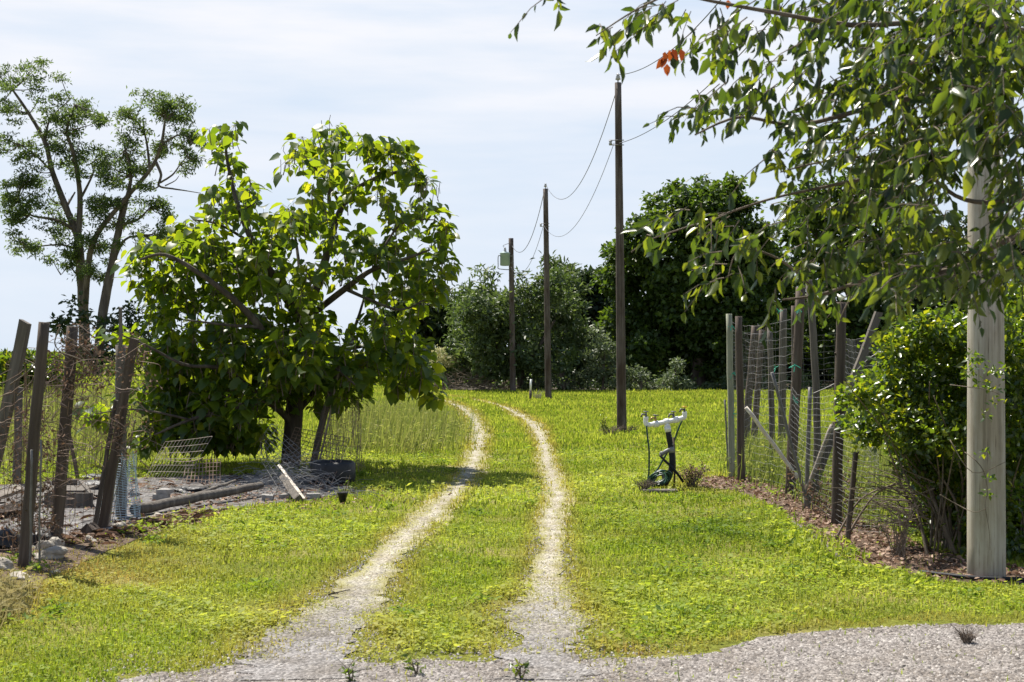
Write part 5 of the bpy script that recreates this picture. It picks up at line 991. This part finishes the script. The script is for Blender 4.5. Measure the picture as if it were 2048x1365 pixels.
# ------------------------------------------------------------------ white tap stand with hoses
def tap_stand():
    d = 17.7; r = random.Random(600); s = d / F
    def A(x, y, o=0): return at(x, y, d + o)
    root = empty('tap_stand', gp(1335, 972), 'white pipe tap stand with several faucets on a bent black pipe', 'tap stand')
    m = MB(); m.tube(smooth_path([A(1292,834), A(1292,848), A(1300,850), A(1330,845), A(1364,837), A(1369,833), A(1369,824)], 5), .030, 12)
    for x, y in ((1333, 844), (1312, 848.5), (1352, 840)): m.tube([A(x - 5, y + 1), A(x + 5, y - 1)], .040, 12)
    m.tube([A(1333, 844), A(1336, 862)], .036, 12); m.tube([A(1334.4, 853), A(1336.4, 864)], .041, 12); m.build('manifold', M['pvc'], root)
    b = MB(); b.tube(smooth_path([A(1336,862), A(1340,885), A(1343,905), A(1344,925), A(1340,950), A(1332,966), A(1324,978)], 5), .036, 12); b.build('riser_pipe', M['poly'], root)
    c = MB()
    for y0, y1, x in ((866,870,1337.2),(872,875,1338),(888,891,1341),): c.tube([A(x, y0), A(x + .6, y1)], .035, 12)
    c.build('hose_clamps', M['greypvc'], root)
    f = MB(); f.tube([A(1342, 894), A(1343.5, 906)], .038, 12); f.tube([A(1342, 898), A(1332, 903), A(1320, 911)], .025, 10); f.tube([A(1326, 906), A(1322, 909)], .031, 10); f.build('side_fitting', M['greypvc'], root)
    MB().tube(smooth_path([A(1320,911,-.02), A(1330,922,-.06), A(1345,936,-.08), A(1358,952,-.08), A(1366,964,-.04)], 5), .017, 8).build('side_pipe', M['poly'], root)
    e = MB(); e.tube(smooth_path([A(1300,972), A(1310,955), A(1318,945), A(1324,944), A(1328,956), A(1333,966)], 5), .025, 10); e.build('foot_elbow', M['greypvc'], root)
    MB().box(gp(1320, 985, .02), (.42, .16, .03), None, .006, r).build('foot_board', M['post_grey'], root)
    for x, y, col in ((1292, 833, 'iron'), (1311, 840, 'brass'), (1347, 833, 'iron'), (1369, 823, 'iron')):
        t = MB(); p = A(x, y); t.tube([p - Vector((0, 0, .03)), p + Vector((0, 0, .035))], .014, 8); t.tube([p + Vector((0, 0, .02)), p + Vector((-.05, -.03, .028)), p + Vector((-.065, -.035, -.01))], .011, 8)
        tp = t.build('faucet', M[col], root); h = MB(); h.tube([p + Vector((0, 0, .03)), p + Vector((0, 0, .055))], .007, 6); h.tube([p + Vector((-.032, 0, .056)), p + Vector((.032, 0, .056))], .008, 6); h.build('handle', M['yellow' if x == 1369 else 'iron'], tp)
    tag(MB().tube(smooth_path([A(1293,852,-.05), A(1295,875,-.06), A(1298,900,-.06), A(1298,940,-.06), A(1296,960,-.06), A(1292,974,-.06)], 5), .011, 8).build('garden_hose', M['hose'], None, A(1296, 970)), 'dark green hose hanging straight down below the lower end of the white taps', 'hose')
    tag(MB().tube(smooth_path([A(1364,842,.05), A(1356,860,.05), A(1349,880,.06), A(1338,900,.07), A(1326,920,.07), A(1316,938,.06), A(1302,956,.05), A(1298,970,.0)], 5), .011, 8).build('garden_hose', M['hose'], None, A(1310, 950)), 'dark green hose slanting from the higher end of the white taps behind the black pipe', 'hose')
    k = MB()
    for i in range(7):
        R = .060 + .010 * i; ph = r.uniform(-.3, .3); c = A(1318 + r.uniform(-3, 3), 960, -.10 - .015 * i); tl = Matrix.Rotation(r.uniform(-.2, .6), 3, 'X')
        k.tube([c + tl @ Vector((math.cos(a) * R * 1.15 + .12 * (math.sin(a)) * .5, 0, math.sin(a) * R * .95 + .02)) for a in [j * 2 * math.pi / 24 + ph for j in range(25)]], .010, 7, False)
    o = k.build('hose_coil', M['hose'], None, A(1318, 972)); tag(o, 'coil of green hose heaped at the foot of the tap stand', 'hose')
    tag(MB().tube(smooth_path([A(1312,952,-.2), A(1320,942,-.22), A(1330,948,-.22), A(1332,958,-.2), A(1328,966,-.2)], 5), .008, 7).build('garden_hose', M['palehose'], None, A(1320, 960)), 'pale green hose loop lying over the coil at the tap stand', 'hose')
    tag(MB().tube([A(1348, 974, .06), A(1350, 930, .05), A(1347, 875, .05)], .013, 7).build('support_stake', M['post_brown'], None, A(1348, 974)), 'thin rusty stake standing right behind the bent black pipe', 'stake')
tap_stand()
def dry_plant(name, label, x, y, w, h, n, seed, mat='brush', leafy=0, cat='weed'):
    r = random.Random(seed); rng = np.random.default_rng(seed); g = gp(x, y); s = gd(y) / F; root = empty(name, g, label, cat); mb = MB(); P = []
    for i in range(n):
        b = g + Vector((r.uniform(-w, w) * s * .35, r.uniform(-w, w) * s * .35, 0)); e = g + Vector((r.uniform(-w, w) * s, r.uniform(-w, w) * s * .6, h * s * r.uniform(.4, 1)))
        m = b.lerp(e, .5) + Vector((r.uniform(-.03, .03), 0, .04)); mb.tube(smooth_path([b, m, e], 3), [.005, .0015], 4); P += [m.lerp(e, t) for t in (0, .3, .6, .8, 1)]
        for _ in range(3):
            q = m.lerp(e, r.random()); mb.tube([q, q + Vector((r.uniform(-.07, .07), r.uniform(-.05, .05), r.uniform(0, .07)))], [.002, .001], 3, False)
    mb.build('stems', M[mat], root)
    if leafy:
        P = np.array([tuple(p) for p in P]); P = np.repeat(P, leafy, 0); n = len(P); C = Cards(); C.add(P + rng.normal(0, .02, (n, 3)), rng.normal(0, 1, (n, 3)), rng.normal(0, .6, (n, 3)) + np.array([0, 0, .7]), .045, .02, 'small', rng.uniform(0, 1, n)); C.build('leaves', M['litter' if name == 'dry_weed' else 'privet'], root)
dry_plant('sapling', 'small leafy sapling beside the foot of the nearest meadow pole', 1210, 874, 11, 48, 7, 701, 'twig', 3, 'sapling')
dry_plant('dry_weed', 'low brown dead weeds round the foot of the nearest meadow pole', 1222, 872, 30, 22, 46, 702)
dry_plant('dry_weed', 'brown dead weeds on the sunlit side of the nearest meadow pole', 1262, 868, 14, 16, 26, 703)
dry_plant('dry_weed', 'dark brown dead bush beside the tap stand near the pen corner', 1385, 974, 30, 46, 34, 704, 'bark', 1)
dry_plant('dry_weed', 'straw coloured weeds between the white stake and the middle pole', 1076, 801, 16, 22, 40, 705, 'plank')
dry_plant('dry_weed', 'thin brown weeds in front of the tap stand foot board', 1290, 984, 26, 24, 40, 706)
dry_plant('dry_weed', 'small dead tuft alone on the near gravel', 1935, 1288, 14, 7, 30, 707)
dry_plant('dry_weed', 'bare brown weed stems at the hedge foot over the leaf litter', 1800, 1120, 40, 130, 26, 708)
for i, (x, y, lab) in enumerate(((832, 1350, 'little green weed sprouting from the gravel, tallest of three at the picture bottom'), (1042, 1360, 'little green weed sprouting from the gravel between the two wheel tracks near the bottom'), (702, 1364, 'little green weed sprouting at the very bottom in the gravel under the near track'))):
    dry_plant('gravel_weed', lab, x, y, 5, 24, 3, 720 + i, 'twig', 1, 'weed')
